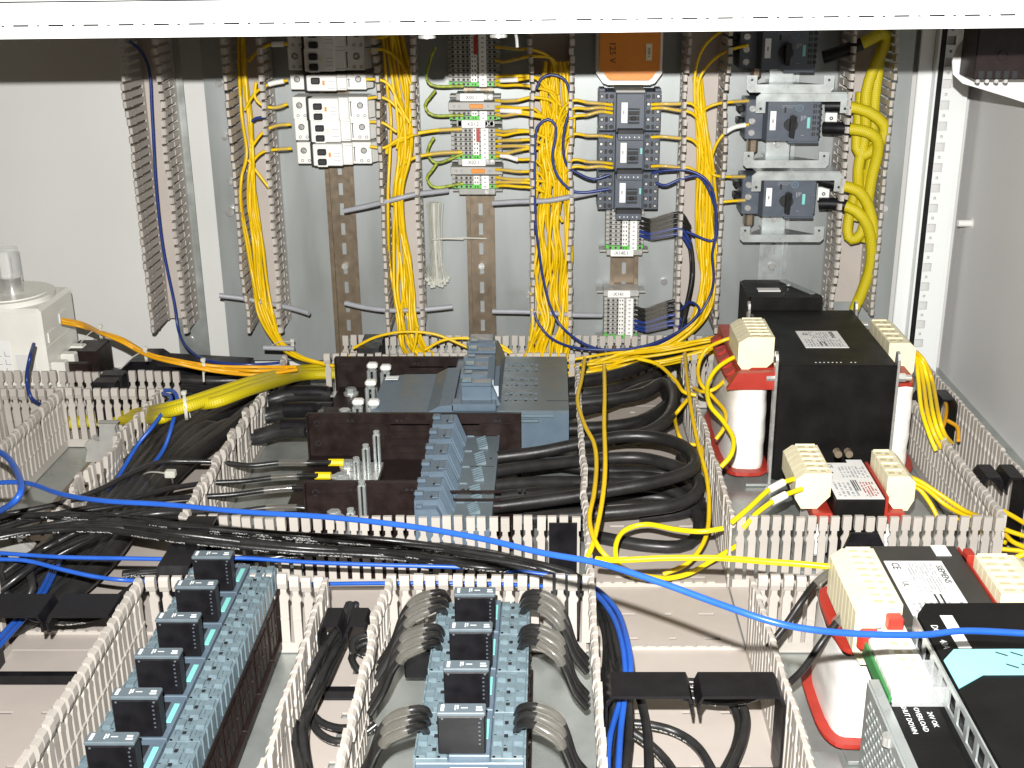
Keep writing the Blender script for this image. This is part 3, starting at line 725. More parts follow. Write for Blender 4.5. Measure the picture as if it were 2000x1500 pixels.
for i, dd in enumerate((.748, .7015, .655, .6085)):
    contactor('middle row contactor, %s from the back, marker sleeved wires around' % ['first', 'second', 'third', 'fourth'][i], -.0478, Yd(dd), 'middle row of contactors')
r = thing('end_bracket', 'white end bracket clamping the near end of the middle contactors', 'end bracket', (-.0478, Yd(.600), 0))
MB().box(-.012, .012, -.004, .006, .05, .066, .001).box(-.022, .022, -.012, -.004, .05, .061, .001).build('clamp', wht, r)
MB().box(-.033, .033, -.003, .006, .004, .058, .001).build('foot', brn, r)
# rails under contactors
for lb, x, a, b in (('floor rail beneath the left contactor row', -.2465, .45, .86), ('floor rail beneath the middle contactor row', -.0478, .55, .80), ('floor rail in the left bay between comb ducts, holding grey terminals', -.478, .90, 1.24)):
    r = thing('floor_rail', lb, 'mounting rail', (x, Yd(a), 0), group='rails on the floor plate')
    L = b-a; m = rail2_m if x > -.4 else rail_m
    MB().sheet(-.0125, .0125, 0, L, .001, .0022, [(-.0026, .0026, .006+.025*i, .021+.025*i) for i in range(int(L/.025))]).build('web', m, r)
    for s in (-1, 1): MB().box(s*.0125, s*.0138, 0, L, .001, .0038).box(s*.0138, s*.0175, 0, L, .0025, .0038).build('lip', m, r)
# grey single terminals in the left bay
def grey_terminal(label, x, y, z=.004, n=2):
    r = thing('rail_terminal', label, 'terminal', (x, y, z), group='grey rail terminals')
    for i in range(n):
        q = MB(); q.prism([(-.028, .0), (-.024, .014), (-.027, .020), (-.020, .026), (-.010, .024), (-.008, .040), (-.011, .044), (.011, .044), (.008, .040), (.010, .024), (.020, .026), (.027, .020), (.024, .014), (.028, .0)], i*.0065, i*.0065+.005, 'y'); q.build('body', tergry, r)
        for s in (-1, 1): MB().cyl(s*.017, i*.0065+.0025, .024, .0275, .0022, 10).build('screw', steel, r, True)
grey_terminal('grey rail terminal at the far end of the left bay', -.470, Yd(1.20))
grey_terminal('grey rail terminal at the near end of the left bay', -.485, Yd(.962))

# ---- fuse switch disconnectors
def clip(par, x, y, z0, z1, fat=.0045):
    q = MB(); q.box(x-fat, x-fat*.25, y-.004, y+.004, z0, z1, .0012); q.box(x+fat*.25, x+fat, y-.004, y+.004, z0, z1, .0012); q.box(x-fat, x+fat, y-.004, y+.004, z0, z0+.005, .001)
    q.cyl(x, y, z1-.001, z1+.003, fat*.9, 10)
    q.build('contact_clip', rail2_m, par, True)
def bolt(par, x, y, z):
    MB().cyl(x, y, z, z+.0022, .0085, 18).build('washer', steel, par, True)
    MB().cyl(x, y, z+.0022, z+.0075, .0062, 6).cyl(x, y, z+.0075, z+.0079, .0045, 14).build('bolt', rail2_m, par, False)
def fuse_base(label, x0, x1, yb, yf, h, grooves=True):
    r = thing('fuse_disconnector', label, 'fuse disconnector', ((x0+x1)/2, yf, 0), group='brown fuse bases')
    a, b = x0-(x0+x1)/2, x1-(x0+x1)/2; D = yb-yf
    MB().box(a, b, D-.005, D, .004, h, .0006).build('back_barrier', brn, r)
    MB().box(a+.004, b-.004, .002, D-.005, .004, .030, .001).build('floor_block', brn, r)
    q = MB()
    for k in range(5): q.box(a+.13, a+.175, D-.0062, D-.005, .036+.008*k, .038+.008*k); q.box(a+.085+.0, a+.125, D-.0062, D-.005, .036+.008*k, .0372+.008*k)
    for k in range(2): q.box(a+.055+k*.006, a+.057+k*.006, D-.0062, D-.005, h-.035, h-.018)
    q.box(a+.004, b-.004, D-.0062, D-.005, h-.012, h-.0105); q.box(a, a+.0015, D-.010, D-.005, .01, h); q.build('ribs', brn, r)
    for k in range(3): MB().ring(0, 0, 0, .0006, .0022, .0032, 14).build('screw_hole', hole_m, r).matrix_local = Matrix.Translation((a+.010, D-.0052, h-.010-.022*k)) @ WALLROT.to_4x4()
    for k in range(4): MB().box(a+.04+k*.05, a+.043+k*.05, D-.0053, D-.0050, h-.0085, h-.0065).box(a+.045+k*.05, a+.047+k*.05, D-.0053, D-.0050, h-.0085, h-.0065).build('slot', hole_m, r)
    MB().box(a, a+.05, 0, D, .030, .034, .001).build('terminal_shelf', brn, r)
    return r, a, b, D
U0, U1, U2 = Yd(1.331), Yd(1.153), Yd(.992)
r, a, b, D = fuse_base('rear dark brown fuse base with thick cables bolted at its left', -.2465, -.06, U0, U1+.002, .080)
MB().box(a+.004, a+.045, .10, .165, .030, .046, .001).box(a+.004, a+.045, .02, .075, .030, .056, .001).build('terminal_block', brn, r); bolt(r, a+.022, .140, .046); bolt(r, a+.030, .048, .056)
for x_, y_, z1 in ((.050, .145, .078), (.066, .138, .078), (.056, .088, .078), (.050, .035, .076), (.067, .030, .077)):
    clip(r, a+x_-.004, y_, .030, z1-.004, .0055)
    q = MB(); q.box(a+x_-.009, a+x_+.003, y_-.005, y_+.005, z1-.002, z1+.0045, .002); q.build('clip_cap', wht, r)
r, a, b, D = fuse_base('front tall fuse base wall of brown moulding with yellow lugs', -.2456, -.028, U1, U2+.002, .080)
bolt(r, a+.047, .109, .040); bolt(r, a+.045, .078, .040)
MB().box(a+.040, a+.080, .066, .125, .034, .0395, .0005).build('copper_bar', steel, r)
for x_, y_, z1 in ((.075, .120, .072), (.067, .100, .066), (.058, .094, .055)): clip(r, a+x_, y_, .034, z1, .0035)
MB().cyl(b-.070, .012, .030, .034, .004, 14).build('screw', steel, r, True)
r, a, b, D = fuse_base('nearest brown fuse base just behind the cross duct', -.218, -.110, U2, Yd(.938), .078)
bolt(r, a+.030, .024, .054)
for x_, y_, z1 in ((.053, .040, .080), (.045, .022, .062)): clip(r, a+x_, y_, .034, z1, .0035)
MB().box(a+.026, a+.055, .012, .044, .034, .0365, .0005).build('copper_bar', steel, r)

# rear load switch: flap, handle tower, vented box
r = thing('load_switch', 'blue grey load switch with raised handle and vented cover', 'switch disconnector', (-.045, U1+.004, 0)); X = lambda v: v+.045
D = U0-U1-.006
q = MB(); q.prism([(X(-.188), .060), (X(-.184), .073), (X(-.160), .0765), (X(-.125), .077), (X(-.112), .084), (X(-.098), .085), (X(-.098), .060)], .002, D*.70, 'y'); q.build('cover_flap', dev, r)
for k in range(2): MB().box(X(-.180), X(-.166), D*.66-.006*k, D*.66-.0052-.006*k, .0765, .0772).build('mark', inkw, r)
q = MB()
q.box(X(-.105), X(-.050), .0, D, .030, .078, .0012)
q.box(X(-.100), X(-.054), .002, .020, .078, .086, .001)
q.box(X(-.0905), X(-.0585), .014, D, .078, .1005, .0012)
for k in range(3):
    y0 = .014+(D-.014)*k/3; d_ = (D-.014)/3
    q.box(X(-.0905), X(-.0585), y0+.001, y0+d_*.30, .1005, .1045, .0008)
    q.box(X(-.0925), X(-.0600), y0+d_*.42, y0+d_*.62, .1005, .1060, .0008)
q.prism([(X(-.0585), .078), (X(-.0585), .1000), (X(-.0535), .0900), (X(-.0500), .080)], .016, D, 'y')
q.box(X(-.0905), X(-.062), D-.024, D, .1005, .1075, .0012)
q.build('handle_tower', dev, r)
MB().prism([(.022, .090), (.026, .104), (.075, .113), (.085, .109), (.085, .090)], X(-.0640), X(-.0570), 'x').prism([(.020, .088), (.024, .098), (.070, .104), (.080, .090)], X(-.0568), X(-.0520), 'x').build('handle', dev, r)
for k in range(3):
    y0 = .014+(D-.014)*k/3
    MB().box(X(-.0895), X(-.0790), y0+.002, y0+.011, .1046, .1072, .0008).build('latch', devl, r)
    MB().box(X(-.0880), X(-.0800), y0+.027, y0+.032, .1061, .1078, .0006).build('key', devl, r)
hs = []
for g in range(3):
    for rr in range(2):
        for c in range(7):
            x0 = X(-.0465)+.0052*c; y0 = D*(.16+.27*g)+.017*rr; hs.append((x0, x0+.0030, y0, y0+(.0075 if (c+rr) % 2 else .0095)))
MB().sheet(X(-.052), X(.0205), .0, D, .0775, .080, hs).build('vented_cover', dev2, r)
MB().box(X(-.050), X(.0200), .0015, D-.001, .034, .0730).build('vent_shade_fill', hole_m, r)  # near-black filling added so the vent slots look shaded inside
MB().box(X(-.047), X(-.0455), .0, D, .0770, .0774).box(X(.0190), X(.0205), .0, D, .034, .0774).box(X(-.0455), X(.0190), .0002, .0014, .034, .0774).box(X(-.0455), X(.0190), D-.0014, D, .034, .0774).build('box_side', dev, r)
MB().box(X(-.100), X(.005), -.003, .0, .0735, .076, .0006).box(X(-.105), X(-.01), -.006, -.0031, .069, .072, .0006).build('front_rail', devl, r)
MB().box(X(-.002), X(.0205), .028, .0286, .0801, .0804).build('seam', ink, r)
# front switches, comb-shaped blue grey tops over the two front bases
def comb(label, yb, yf, n):
    r = thing('fuse_switch', label, 'fuse switch', (-.082, yf, 0), group='comb shaped blue grey fuse switches'); D = yb-yf; X = lambda v: v+.082
    MB().box(X(-.113), X(-.050), 0, D, .020, .0545, .001).build('body', dev, r)
    d = D/n
    for k in range(n):
        y0 = k*d; q = MB()
        q.prism([(X(-.1155), .040), (X(-.1155), .0795), (X(-.0945), .0800), (X(-.0890), .0660), (X(-.0850), .0555), (X(-.0850), .040)], y0+d*.30, y0+d*.995, 'y')
        q.prism([(X(-.1140), .040), (X(-.1140), .0745), (X(-.0960), .0750), (X(-.0860), .0550), (X(-.0860), .040)], y0+d*.005, y0+d*.30, 'y')
        q.box(X(-.1165), X(-.1085), y0+d*.62, y0+d*.86, .0795, .0830, .0008); q.box(X(-.1135), X(-.108), y0+d*.05, y0+d*.22, .0745, .0775, .0006)
        q.box(X(-.1005), X(-.095), y0+d*.4, y0+d*.9, .0800, .0812, .0005)
        for j in range(5): q.prism([(X(-.0965), .0800), (X(-.0930), .0812), (X(-.0830), .0560), (X(-.0865), .0556)], y0+d*(.34+.13*j), y0+d*(.39+.13*j), 'y')
        q.build('pole_cover', dev, r)
        MB().cyl(X(-.101), y0+d*.5, .0801, .0812, .0012, 8).build('screw_hole', hole_m, r)
    MB().box(X(-.0850), X(-.0500), 0, D, .0546, .0560, .0004).box(X(-.0525), X(-.0500), 0, D, .0561, .0572).build('vent_panel', dev2, r)
    v = MB()
    for k in range(n):
        for j in range(6): v.prism([(X(-.074)+.0012*(5-j)*.6, .0560), (X(-.064)+.0012*(5-j)*.6, .0560), (X(-.064)+.0012*(5-j)*.6, .0600), (X(-.071)+.0012*(5-j)*.6, .0575)], k*d+d*.12+j*d*.13, k*d+d*.18+j*d*.13, 'y')
        v.box(X(-.083), X(-.076), k*d+d*.95, k*d+d*.98, .0560, .0572)
    v.build('vent_ribs', devl, r)
    for k in range(0, n, 2): MB().box(X(-.085), X(-.0525), k*d-.0003, k*d+.0003, .0561, .0564).cyl(X(-.0565), k*d+d*.5, .0561, .0566, .0012, 8).build('seam', ink, r)
    return r
comb('comb shaped blue grey fuse switch, far one, black cables leaving right', U1-.006, U2+.002, 4)
comb('comb shaped blue grey fuse switch, near one by the cross duct', U2-.001, Yd(.938), 2)

# ---- transformers
def tblock(par, x0, x1, y0, y1, z0, z1, sgn, n=6, m=None):
    """cream terminal block, stepped towards the outside (sgn)"""
    pr = [(x0, z0), (x0, z1-.006), (x0+(x1-x0)*.25, z1), (x1, z1), (x1, z0+.002), (x1-(x1-x0)*.35, z0-.010), (x0+(x1-x0)*.2, z0-.010)]
    if sgn > 0: pr = [(x0+x1-u, v) for u, v in pr]
    d = (y1-y0)/n; q = MB()
    for k in range(n): q.prism(pr, y0+k*d+.0002, y0+(k+1)*d-.0002, 'y')
    q.build('terminal_block', m or crm, par)
    h = MB(); t = MB()
    for k in range(n):
        yc = y0+(k+.5)*d; w = x1-x0; o = (x0+w*.5) if sgn < 0 else (x0+w*.2)
        h.box(o-w*.10, o+w*.10, yc-d*.18, yc+d*.18, z1, z1+.0003); h.box(o+w*.22, o+w*.34, yc-d*.3, yc+d*.1, z1, z1+.0003)
        t.box(o-w*.15, o+w*.42, yc+d*.42, yc+d*.5, z1, z1+.0012)
    h.build('wire_openings', crmd, par); t.build('ridges', m or crm, par)
def coil(par, x0, x1, y0, y1, z0, z1, right=False):
    cx, cy = (x0+x1)/2, (y0+y1)/2; hx, hy = (x1-x0)/2, (y1-y0)/2
    def rr(k, e):
        pts = []
        for i in range(28):
            a = 2*math.pi*i/28; c, s = math.cos(a), math.sin(a)
            pts.append((cx+(hx+e)*math.copysign(abs(c)**.55, c)*k, cy+(hy+e)*math.copysign(abs(s)**.55, s)*k))
        return pts
    q = MB(); n = 12; prev = None
    for j in range(n+1):
        k = 1+.012*math.sin(j*1.7)-.05*abs(j/n-.5)
        ring = [(p[0], p[1], z0+(z1-z0)*j/n+.0015*math.sin(i*1.3+j)) for i, p in enumerate(rr(k, 0))]
        b0 = len(q.v); q.v += ring
        if prev is not None:
            for i in range(28): q.f.append((prev+i, prev+(i+1) % 28, b0+(i+1) % 28, b0+i))
        prev = b0
    q.build('winding', wind, par, True, 60)
    MB().prism(rr(1.0, .005), z0-.004, z0-.0015).prism(rr(1.0, .007), z0-.0015, z0+.001).build('bobbin_flange', red, par)
    if right:
        MB().prism(rr(.96, .0), z1, z1+.004).box(x0+.012 if x0 < 0 else x0, x0+(x1-x0)*.7, y0+.01, y1-.004, z1+.004, z1+.012).build('bobbin_top', red, par); return
    f = MB().prism(rr(.98, .002), z1, z1+.004)
    for k in range(7): f.prism([(x0-.001, z1+.004), (x0+(x1-x0)*.5, z1+.020), (x1, z1+.020), (x1, z1+.004)], y0+(y1-y0)*(.06+.13*k), y0+(y1-y0)*(.14+.13*k), 'y')
    f.box(x0+(x1-x0)*.2, x1, y0+.004, y1-.004, z1+.004, z1+.018); f.prism([(x0-.004, z1+.002), (x0+.006, z1+.019), (x1, z1+.021), (x1, z1+.002)], y0-.006, y0+.001, 'y')
    f.build('bobbin_top', red, par)
def transformer(label, x0, x1, d0, d1, h, cl, cr, tz, lugs=True, nt=6, group='black core transformers', cm=None):
    r = thing('transformer', label, 'transformer', ((x0+x1)/2, Yd(d0), 0), group=group)
    hw = (x1-x0)/2; D = d1-d0
    MB().box(-hw, hw, 0, D, .010, h, .0012).build('core', cm or blkc, r)
    for s in (-1, 1):
        MB().box(s*(hw-.006), s*(hw+.026), .002, D-.002, .001, .004, .0005).build('foot_plate', galvf, r)
    if lugs:
        for s in (-1, 1):
            for yy in (.004, D-.010):
                q = MB(); q.prism([(yy-.001, .004), (yy-.001, h+.004), (yy+.001, h+.010), (yy+.005, h+.012), (yy+.009, h+.010), (yy+.010, h+.002), (yy+.010, .004)], s*(hw+.0004), s*(hw+.0030), 'x'); q.build('frame_bracket', steel, r)
                MB().cyl(yy+.0045, h+.003, s*(hw+.0031), s*(hw+.0036), .0032, 16, 'x').build('eyelet', hole_m, r)
                MB().cyl(yy+.005, h-.016, s*(hw+.0031), s*(hw+.011), .0045, 6, 'x').cyl(yy+.005, h-.016, s*(hw+.011), s*(hw+.017), .0028, 10, 'x').build('bolt', steel, r, True)
    if cl: coil(r, -hw-cl, -hw-.001, .012, D-.012, .014, h-.030, not lugs)
    if cr: coil(r, hw+.001, hw+cr, .016, D-.012, .014, h-.030, True)
    return r, hw, D
# large one
r, hw, D = transformer('largest transformer with tall black core and white windings', .2290, .3470, 1.142, 1.335, .134, .046, .030, 0)
tblock(r, -hw-.038, -hw-.002, .022, .087, .128, .156, -1, 6)
tblock(r, hw+.004, hw+.032, .050, .130, .110, .141, 1, 5)
lab = MB().prism([(-.022, .055), (-.022, .112), (.023, .112), (.023, .055)], .1341, .1345).build('rating_label', paper, r)
text('SIEMENS', .0060, ink, lab, (.014, .098, .1347), -math.pi/2)
text('CE', .0075, ink, lab, (-.014, .101, .1347), -math.pi/2)
def fineprint(par, x0, x1, y0, y1, z, rows, seed=1, m=ferr):
    rnd = random.Random(seed); q = MB(); dx = (x1-x0)/rows
    for i in range(rows):
        y = y1; 
        while y > y0+.001:
            l = rnd.uniform(.0006, .0020); 
            if rnd.random() < .72: q.box(x0+i*dx+dx*.25, x0+i*dx+dx*.75, max(y0, y-l), y, z, z+.0001)
            y -= l+.0006
    q.build('fine_print', m, par)
fineprint(lab, -.010, .010, .085, .108, .1346, 8, 3); fineprint(lab, -.019, .020, .058, .082, .1346, 12, 4)
MB().box(-.004, -.0028, .060, .074, .1346, .1348).box(.0002, .0014, .060, .074, .1346, .1348).build('symbol', ink, lab)
for i in range(9): MB().box(-.022+.0042*i+.006*(i > 6), -.0205+.0042*i+.006*(i > 6), .008, .0095, .1341, .1343).build('stamped_digit', inkw, r)
# dark box behind it
r = thing('rear_module', 'low black ribbed module behind the largest transformer', 'module', (.2720, Yd(1.345), 0))
MB().prism([(-.040, 0), (-.040, .074), (-.036, .078), (.014, .078), (.042, .010), (.042, 0)], .03, .146).build('body', blkc, r)
for k in range(8): MB().box(-.0425, -.0402, .004+.009*k, .009+.009*k, .05, .146).build('fin', blks, r)
MB().prism([(.004, .070), (.012, .074), (.036, .014), (.030, .012)], .1462, .1475).build('green_plate', galvf, r)
MB().box(-.028, -.002, .024, .036, .1462, .1475).build('recess', side_m, r); MB().cyl(.011, .046, .1476, .1496, .0028, 12).build('screw', steel, r, True)
# small one
r, hw, D = transformer('small transformer with white rating plate on a black core', .2490, .2920, .956, 1.036, .075, 0, 0, 0, lugs=False)
MB().box(-hw-.016, -hw-.0005, .012, D-.012, .012, .050, .004).build('winding', wind, r)
MB().box(hw+.0005, hw+.014, .012, D-.012, .012, .050, .004).build('winding', wind, r)
MB().box(-hw-.018, -hw-.0005, .004, D-.004, .050, .060, .001).box(hw+.0005, hw+.020, .004, D-.004, .050, .060, .001).box(hw+.0005, hw+.003, .002, D-.002, .060, .077).build('bobbin_top', red, r)
tblock(r, -hw-.033, -hw-.002, .014, .078, .070, .094, -1, 6); tblock(r, hw+.004, hw+.029, .014, .072, .068, .091, 1, 4)
lab = MB().box(-hw+.0008, hw-.0008, .0015, D-.001, .0752, .0756).box(.006, hw-.001, D-.001, D+.006, .0752, .0756).build('rating_label', paper, r)
text('CE', .0065, ink, lab, (-.012, .071, .0758), -math.pi/2)
fineprint(lab, -.006, .019, .045, .070, .0757, 8, 8); fineprint(lab, -.018, .002, .006, .036, .0757, 5, 9); fineprint(lab, .006, .019, .006, .036, .0757, 5, 10, red)
for k in range(3): MB().box(-.0005+.002*k, .0004+.002*k, .018, .040, .0757, .0759).build('symbol', ink, lab)
MB().box(-.0150, -.0120, .055, .058, .0757, .0759).build('symbol', ink, lab)
q = MB().cyl(hw+.032, .006, .0045, .008, .013, 24).cyl(hw+.032, .006, .008, .016, .0085, 6).build('hex_bolt', rail2_m, r, True)
for xx in (-.004, .006): MB().cyl(xx, D+.006, .074, .082, .0035, 12, 'y').build('brass_screw', rail_m, r, True)
# front right one
r, hw, D = transformer('front right transformer with large white nameplate beside the power supply', .2300, .3010, .690, .805, .110, .036, 0, 0, lugs=False, cm=blkc_lit)
tblock(r, -hw-.031, -hw-.001, .000, .078, .092, .127, -1, 9); tblock(r, hw+.003, hw+.040, .030, .085, .088, .118, 1, 6)
MB().box(-.0470, -.0370, -.008, .004, .100, .121, .001).box(-.0655, -.0475, -.008, -.001, .096, .112, .004).box(hw-.0005, hw+.0010, .02, .11, .096, .1115, .0004).box(hw-.0005, hw+.006, .088, .100, .096, .116, .001).build('red_latch', red, r)
lab = MB().box(-.0245, .0170, .006, .090, .1102, .1106).build('rating_label', paper, r)
text('SIEMENS', .0068, ink, lab, (.0125, .070, .1109), -math.pi/2)
text('CE', .0080, ink, lab, (-.018, .082, .1109), -math.pi/2)
text('UL', .0060, ink, lab, (-.018, .056, .1109), -math.pi/2)
fineprint(lab, -.011, .0085, .045, .086, .1108, 9, 5); fineprint(lab, -.022, .015, .010, .032, .1108, 9, 6)
for k in range(2): MB().box(-.003+.004*k, -.0016+.004*k, .020, .042, .1108, .1110).build('symbol', ink, lab)
MB().box(.016, .027, .098, .114, .1102, .1108).build('small_label', paper, r)
text('160', .0075, ink, r, (hw+.010, .0297, .104), 0, tilt=math.pi/2)
r = thing('terminal_clip', 'dark duct bracket with two brass screws behind the front transformer', 'bracket', (.240, Yd(.829), 0))
MB().prism([(-.018, 0), (-.018, .088), (-.011, .108), (.010, .108), (.020, .088), (.020, 0)], -.0015, .0015, 'y').build('plate', blks, r)
for xx in (-.010, .003): MB().box(xx-.005, xx+.005, -.008, -.002, .088, .098, .001).cyl(xx, .093, -.010, -.008, .003, 10, 'y').build('brass_screw', rail_m, r)

# ---- power supply, lower right
r = thing('power_supply', 'large black power supply with pale cyan band, lower right corner', 'power supply', (.2330, Yd(.6816), 0))
H = .125
MB().prism([(.003, .0), (.012, .014), (.2, .016), (.2, -.30), (.003, -.30)], .112, H).build('front_panel', blkc, r)
for s_ in (0,):
    hs = [(.004, .016, .010+.0165*k, .0215+.0165*k) for k in range(16)]
    w_ = MB().sheet(0, .019, .0, .30, 0, .0012, hs).build('slotted_side', rail2_m, r)
    w_.matrix_local = Matrix.Translation((.0018, .0, H-.001)) @ Matrix(((0,0,-1),(0,-1,0),(-1,0,0))).to_4x4()
MB().box(.0022, .19, -.30, -.002, .004, .1115).build('case', hole_m, r)
bt = [(.0032, -.054), (.013, -.042), (.2, -.040), (.2, -.068), (.022, -.069), (.0032, -.083)]
MB().prism(bt, H+.0002, H+.0008).build('cyan_band', cyan, r)
for u, v in ((.040, -.047), (.049, -.047), (.042, -.060), (.051, -.060)):
    MB().prism([(u-.003, v+.002), (u+.003, v-.002), (u+.003, v-.0032), (u-.003, v+.0008)], H+.0009, H+.0012).build('vent_mark', ink, r)
text('S', .018, ink, r, (.084, -.055, H+.0012))
MB().box(.0165, .0245, -.040, -.002, H+.0002, H+.0005).build('marker_plate', paper, r)
text('DC', .0062, inkw, r, (.0090, -.018, H+.0004), -math.pi/2); text('40A', .0062, inkw, r, (.0092, -.036, H+.0004), -math.pi/2)
# lower shelf of the supply: mesh side, cover, printed strip
q = MB(); sx = -.036; zt = .102
hs = [(.006+.0078*i+(.0039 if j % 2 else 0), .0118+.0078*i+(.0039 if j % 2 else 0), .004+.0050*j, .0066+.0050*j) for i in range(24) for j in range(18)]
w_ = MB().sheet(0, .20, 0, .098, 0, .001, hs).build('mesh_side', rail2_m, r)
w_.matrix_local = Matrix.Translation((sx, -.040, .003)) @ Matrix(((0,0,-1),(-1,0,0),(0,1,0))).to_4x4()
MB().box(sx+.004, .0, -.24, -.044, .004, .096).build('inner_case', hole_m, r)
MB().box(sx, sx+.006, -.24, -.040, zt-.001, zt+.001).build('rim', rail2_m, r)
MB().box(sx+.0062, -.001, -.24, -.0620, .097, zt, .0005).build('lower_panel', blkc, r)
for k, t in enumerate(('24V OK', 'OVERLOAD', 'SHUT DOWN')):
    text(t, .0045, inkw, r, (-.0085-.0070*k, -.080, zt+.0003), -math.pi/2)
MB().box(sx+.007, sx+.009, -.060, .004, .093, .104, .0006).build('connector_edge', dgreen, r)
tblock(r, sx+.0095, -.002, -.056, .010, .096, .112, -1, 7, offw)
q = MB(); q.box(sx+.007, .004, -.066, -.036, .1135, .1147, .0004); q.box(sx+.007, .004, -.0672, -.0662, .1022, .1147); q.build('clear_cover', clr2, r)
MB().cyl(sx-.001, -.092, .094, .100, .004, 12).build('screw', steel, r, True)
r = thing('back_sheet', 'thin stamped steel sheet standing beside the front winding', 'metal sheet', (.168, Yd(.700), .0))
MB().prism([(0, 0), (.030, 0), (.030, -.20), (.034, -.20)][:3]+[(.024, -.20)], .004, .006).build('sheet', galv, r)
MB().cyl(.007, -.030, .006, .009, .004, 12).build('screw', steel, r, True)
text('INPUT', .007, inkw, r, (.014, -.062, .0062), -math.pi/2+.1)

# ---- main switch at far left
r = thing('main_switch', 'ivory main switch with clear shaft cap at far left', 'main switch', (-.655, Yd(1.33), 0))
MB().box(-.09, .075, 0, .100, .040, .136, .004).build('housing', offw, r)
MB().box(.0752, .0765, .010, .090, .060, .066).box(.0752, .0765, .012, .034, .092, .104).box(.0752, .0765, .05, .070, .104, .116).box(.0752, .0762, .004, .096, .088, .0885).build('side_relief', offw, r)
MB().cyl(.020, .050, .136, .142, .052, 40).cyl(.020, .050, .142, .1435, .044, 40).build('dial_ring', offw, r, True)
MB().cyl(.026, .048, .1435, .162, .0128, 24).build('chrome_collar', steel, r, True)
MB().cyl(.0262, .048, .160, .196, .0125, 24).build('clear_cap', clr2, r, True)
MB().box(.016, .028, .044, .052, .160, .192, .002).build('shaft', wht, r)
for k in range(3): MB().box(.0755, .092, .006+.030*k, .020+.030*k, .036, .070-.0, .0015).build('terminal_shroud', offw, r)
MB().box(.0755, .114, .018, .030, .030, .064, .002).box(.0755, .114, .052, .100, .030, .068, .002).box(-.05, .075, .006, .09, .028, .0395, .001).build('terminal_insulator', brn, r)
MB().box(-.03, .035, -.0006, -.0001, .055, .098).build('wiring_diagram', paper, r)
for i in range(5):
    for j in range(3): MB().box(-.012+.010*i, -.006+.010*i, -.0010, -.0007, .060+.010*j, .0606+.010*j).box(-.012+.010*i, -.0114+.010*i, -.0010, -.0007, .060+.010*j, .066+.010*j).build('diagram_line', ferr, r)
MB().box(.040, .062, -.0008, -.0001, .062, .082).build('grey_sticker', side_m, r)
r = thing('cable_gland_box', 'low black sloping cover right of the main switch', 'cover', (-.455, Yd(1.375), 0))
MB().prism([(-.065, 0), (-.065, .042), (-.045, .058), (-.020, .058), (-.012, .052), (.09, .046), (.09, 0)], 0, .05, 'y').build('cover', blks, r)

# ---- black cable retainers in the ducts: a bar on the duct floor, two legs, two lids
def retainer(label, x, y, w, along='y', lid=.026, z=.066, legs=True, lids=True, bar=True):
    r = thing('cable_retainer', label, 'cable retainer', (x, y, 0), group='black cable retainers', rotz=0 if along == 'y' else math.pi/2)
    h = w/2-.003
    if bar: MB().box(-h, h, -.012, .004, .004, .0058, .0004).box(-h, h, -.012, -.0108, .0058, .012).build('bar', blks, r)
    if legs:
        for s in (-1, 1): MB().box(s*h, s*(h-.0016), -lid*.5, lid*.5, .0060, z).build('leg', blks, r)
    if lids:
        for s in (-1, 1):
            q = MB(); q.prism([(s*.0015, z+.002), (s*.004, z+.008), (s*(h-.004), z+.008), (s*h, z+.001), (s*(h-.0015), z), (s*(h-.005), z+.006), (s*.005, z+.006), (s*.003, z+.001)], -lid*.5, lid*.5, 'y')
            q.box(s*.0015, s*.003, -lid*.5, lid*.5, z-.006, z+.002); q.build('lid', blks, r)
    return r
retainer('black retainer bridging the duct right of the middle contactors', (XG+XH)/2, Yd(.680), XH-XG, lid=.028)
retainer('black retainer closing the front left duct over thick cables', (XB+XC)/2, Yd(.795), XC-XB, lid=.032, z=.058)
retainer('small black retainer in the narrow duct between contactor rows', (XE+XF_)/2, Yd(.775), XF_-XE, lid=.024, z=.060)
retainer('black retainer in the cross duct behind the left contactors', -.292, (YM0+YM1)/2, YM0-YM1, 'x', lid=.024)
retainer('black retainer at the right end of the cross duct', .012, (YM0+YM1)/2, YM0-YM1, 'x', lid=.024, lids=False)
retainer('black retainer at the foot of the left mounting rail', -.215, (YW0+YW1)/2, YW0-YW1, 'x', lid=.024)
retainer('black retainer in the duct in front of the main switch', -.49, Yd(1.278), .054, 'x', lid=.024)
retainer('black retainer in the right wall duct, near the transformer plate', (XK+XJ)/2, Yd(1.02), XJ-XK, lid=.03)
retainer('black retainer in the right wall duct beside the big transformer', (XK+XJ)/2, Yd(1.22), XJ-XK, lid=.03)
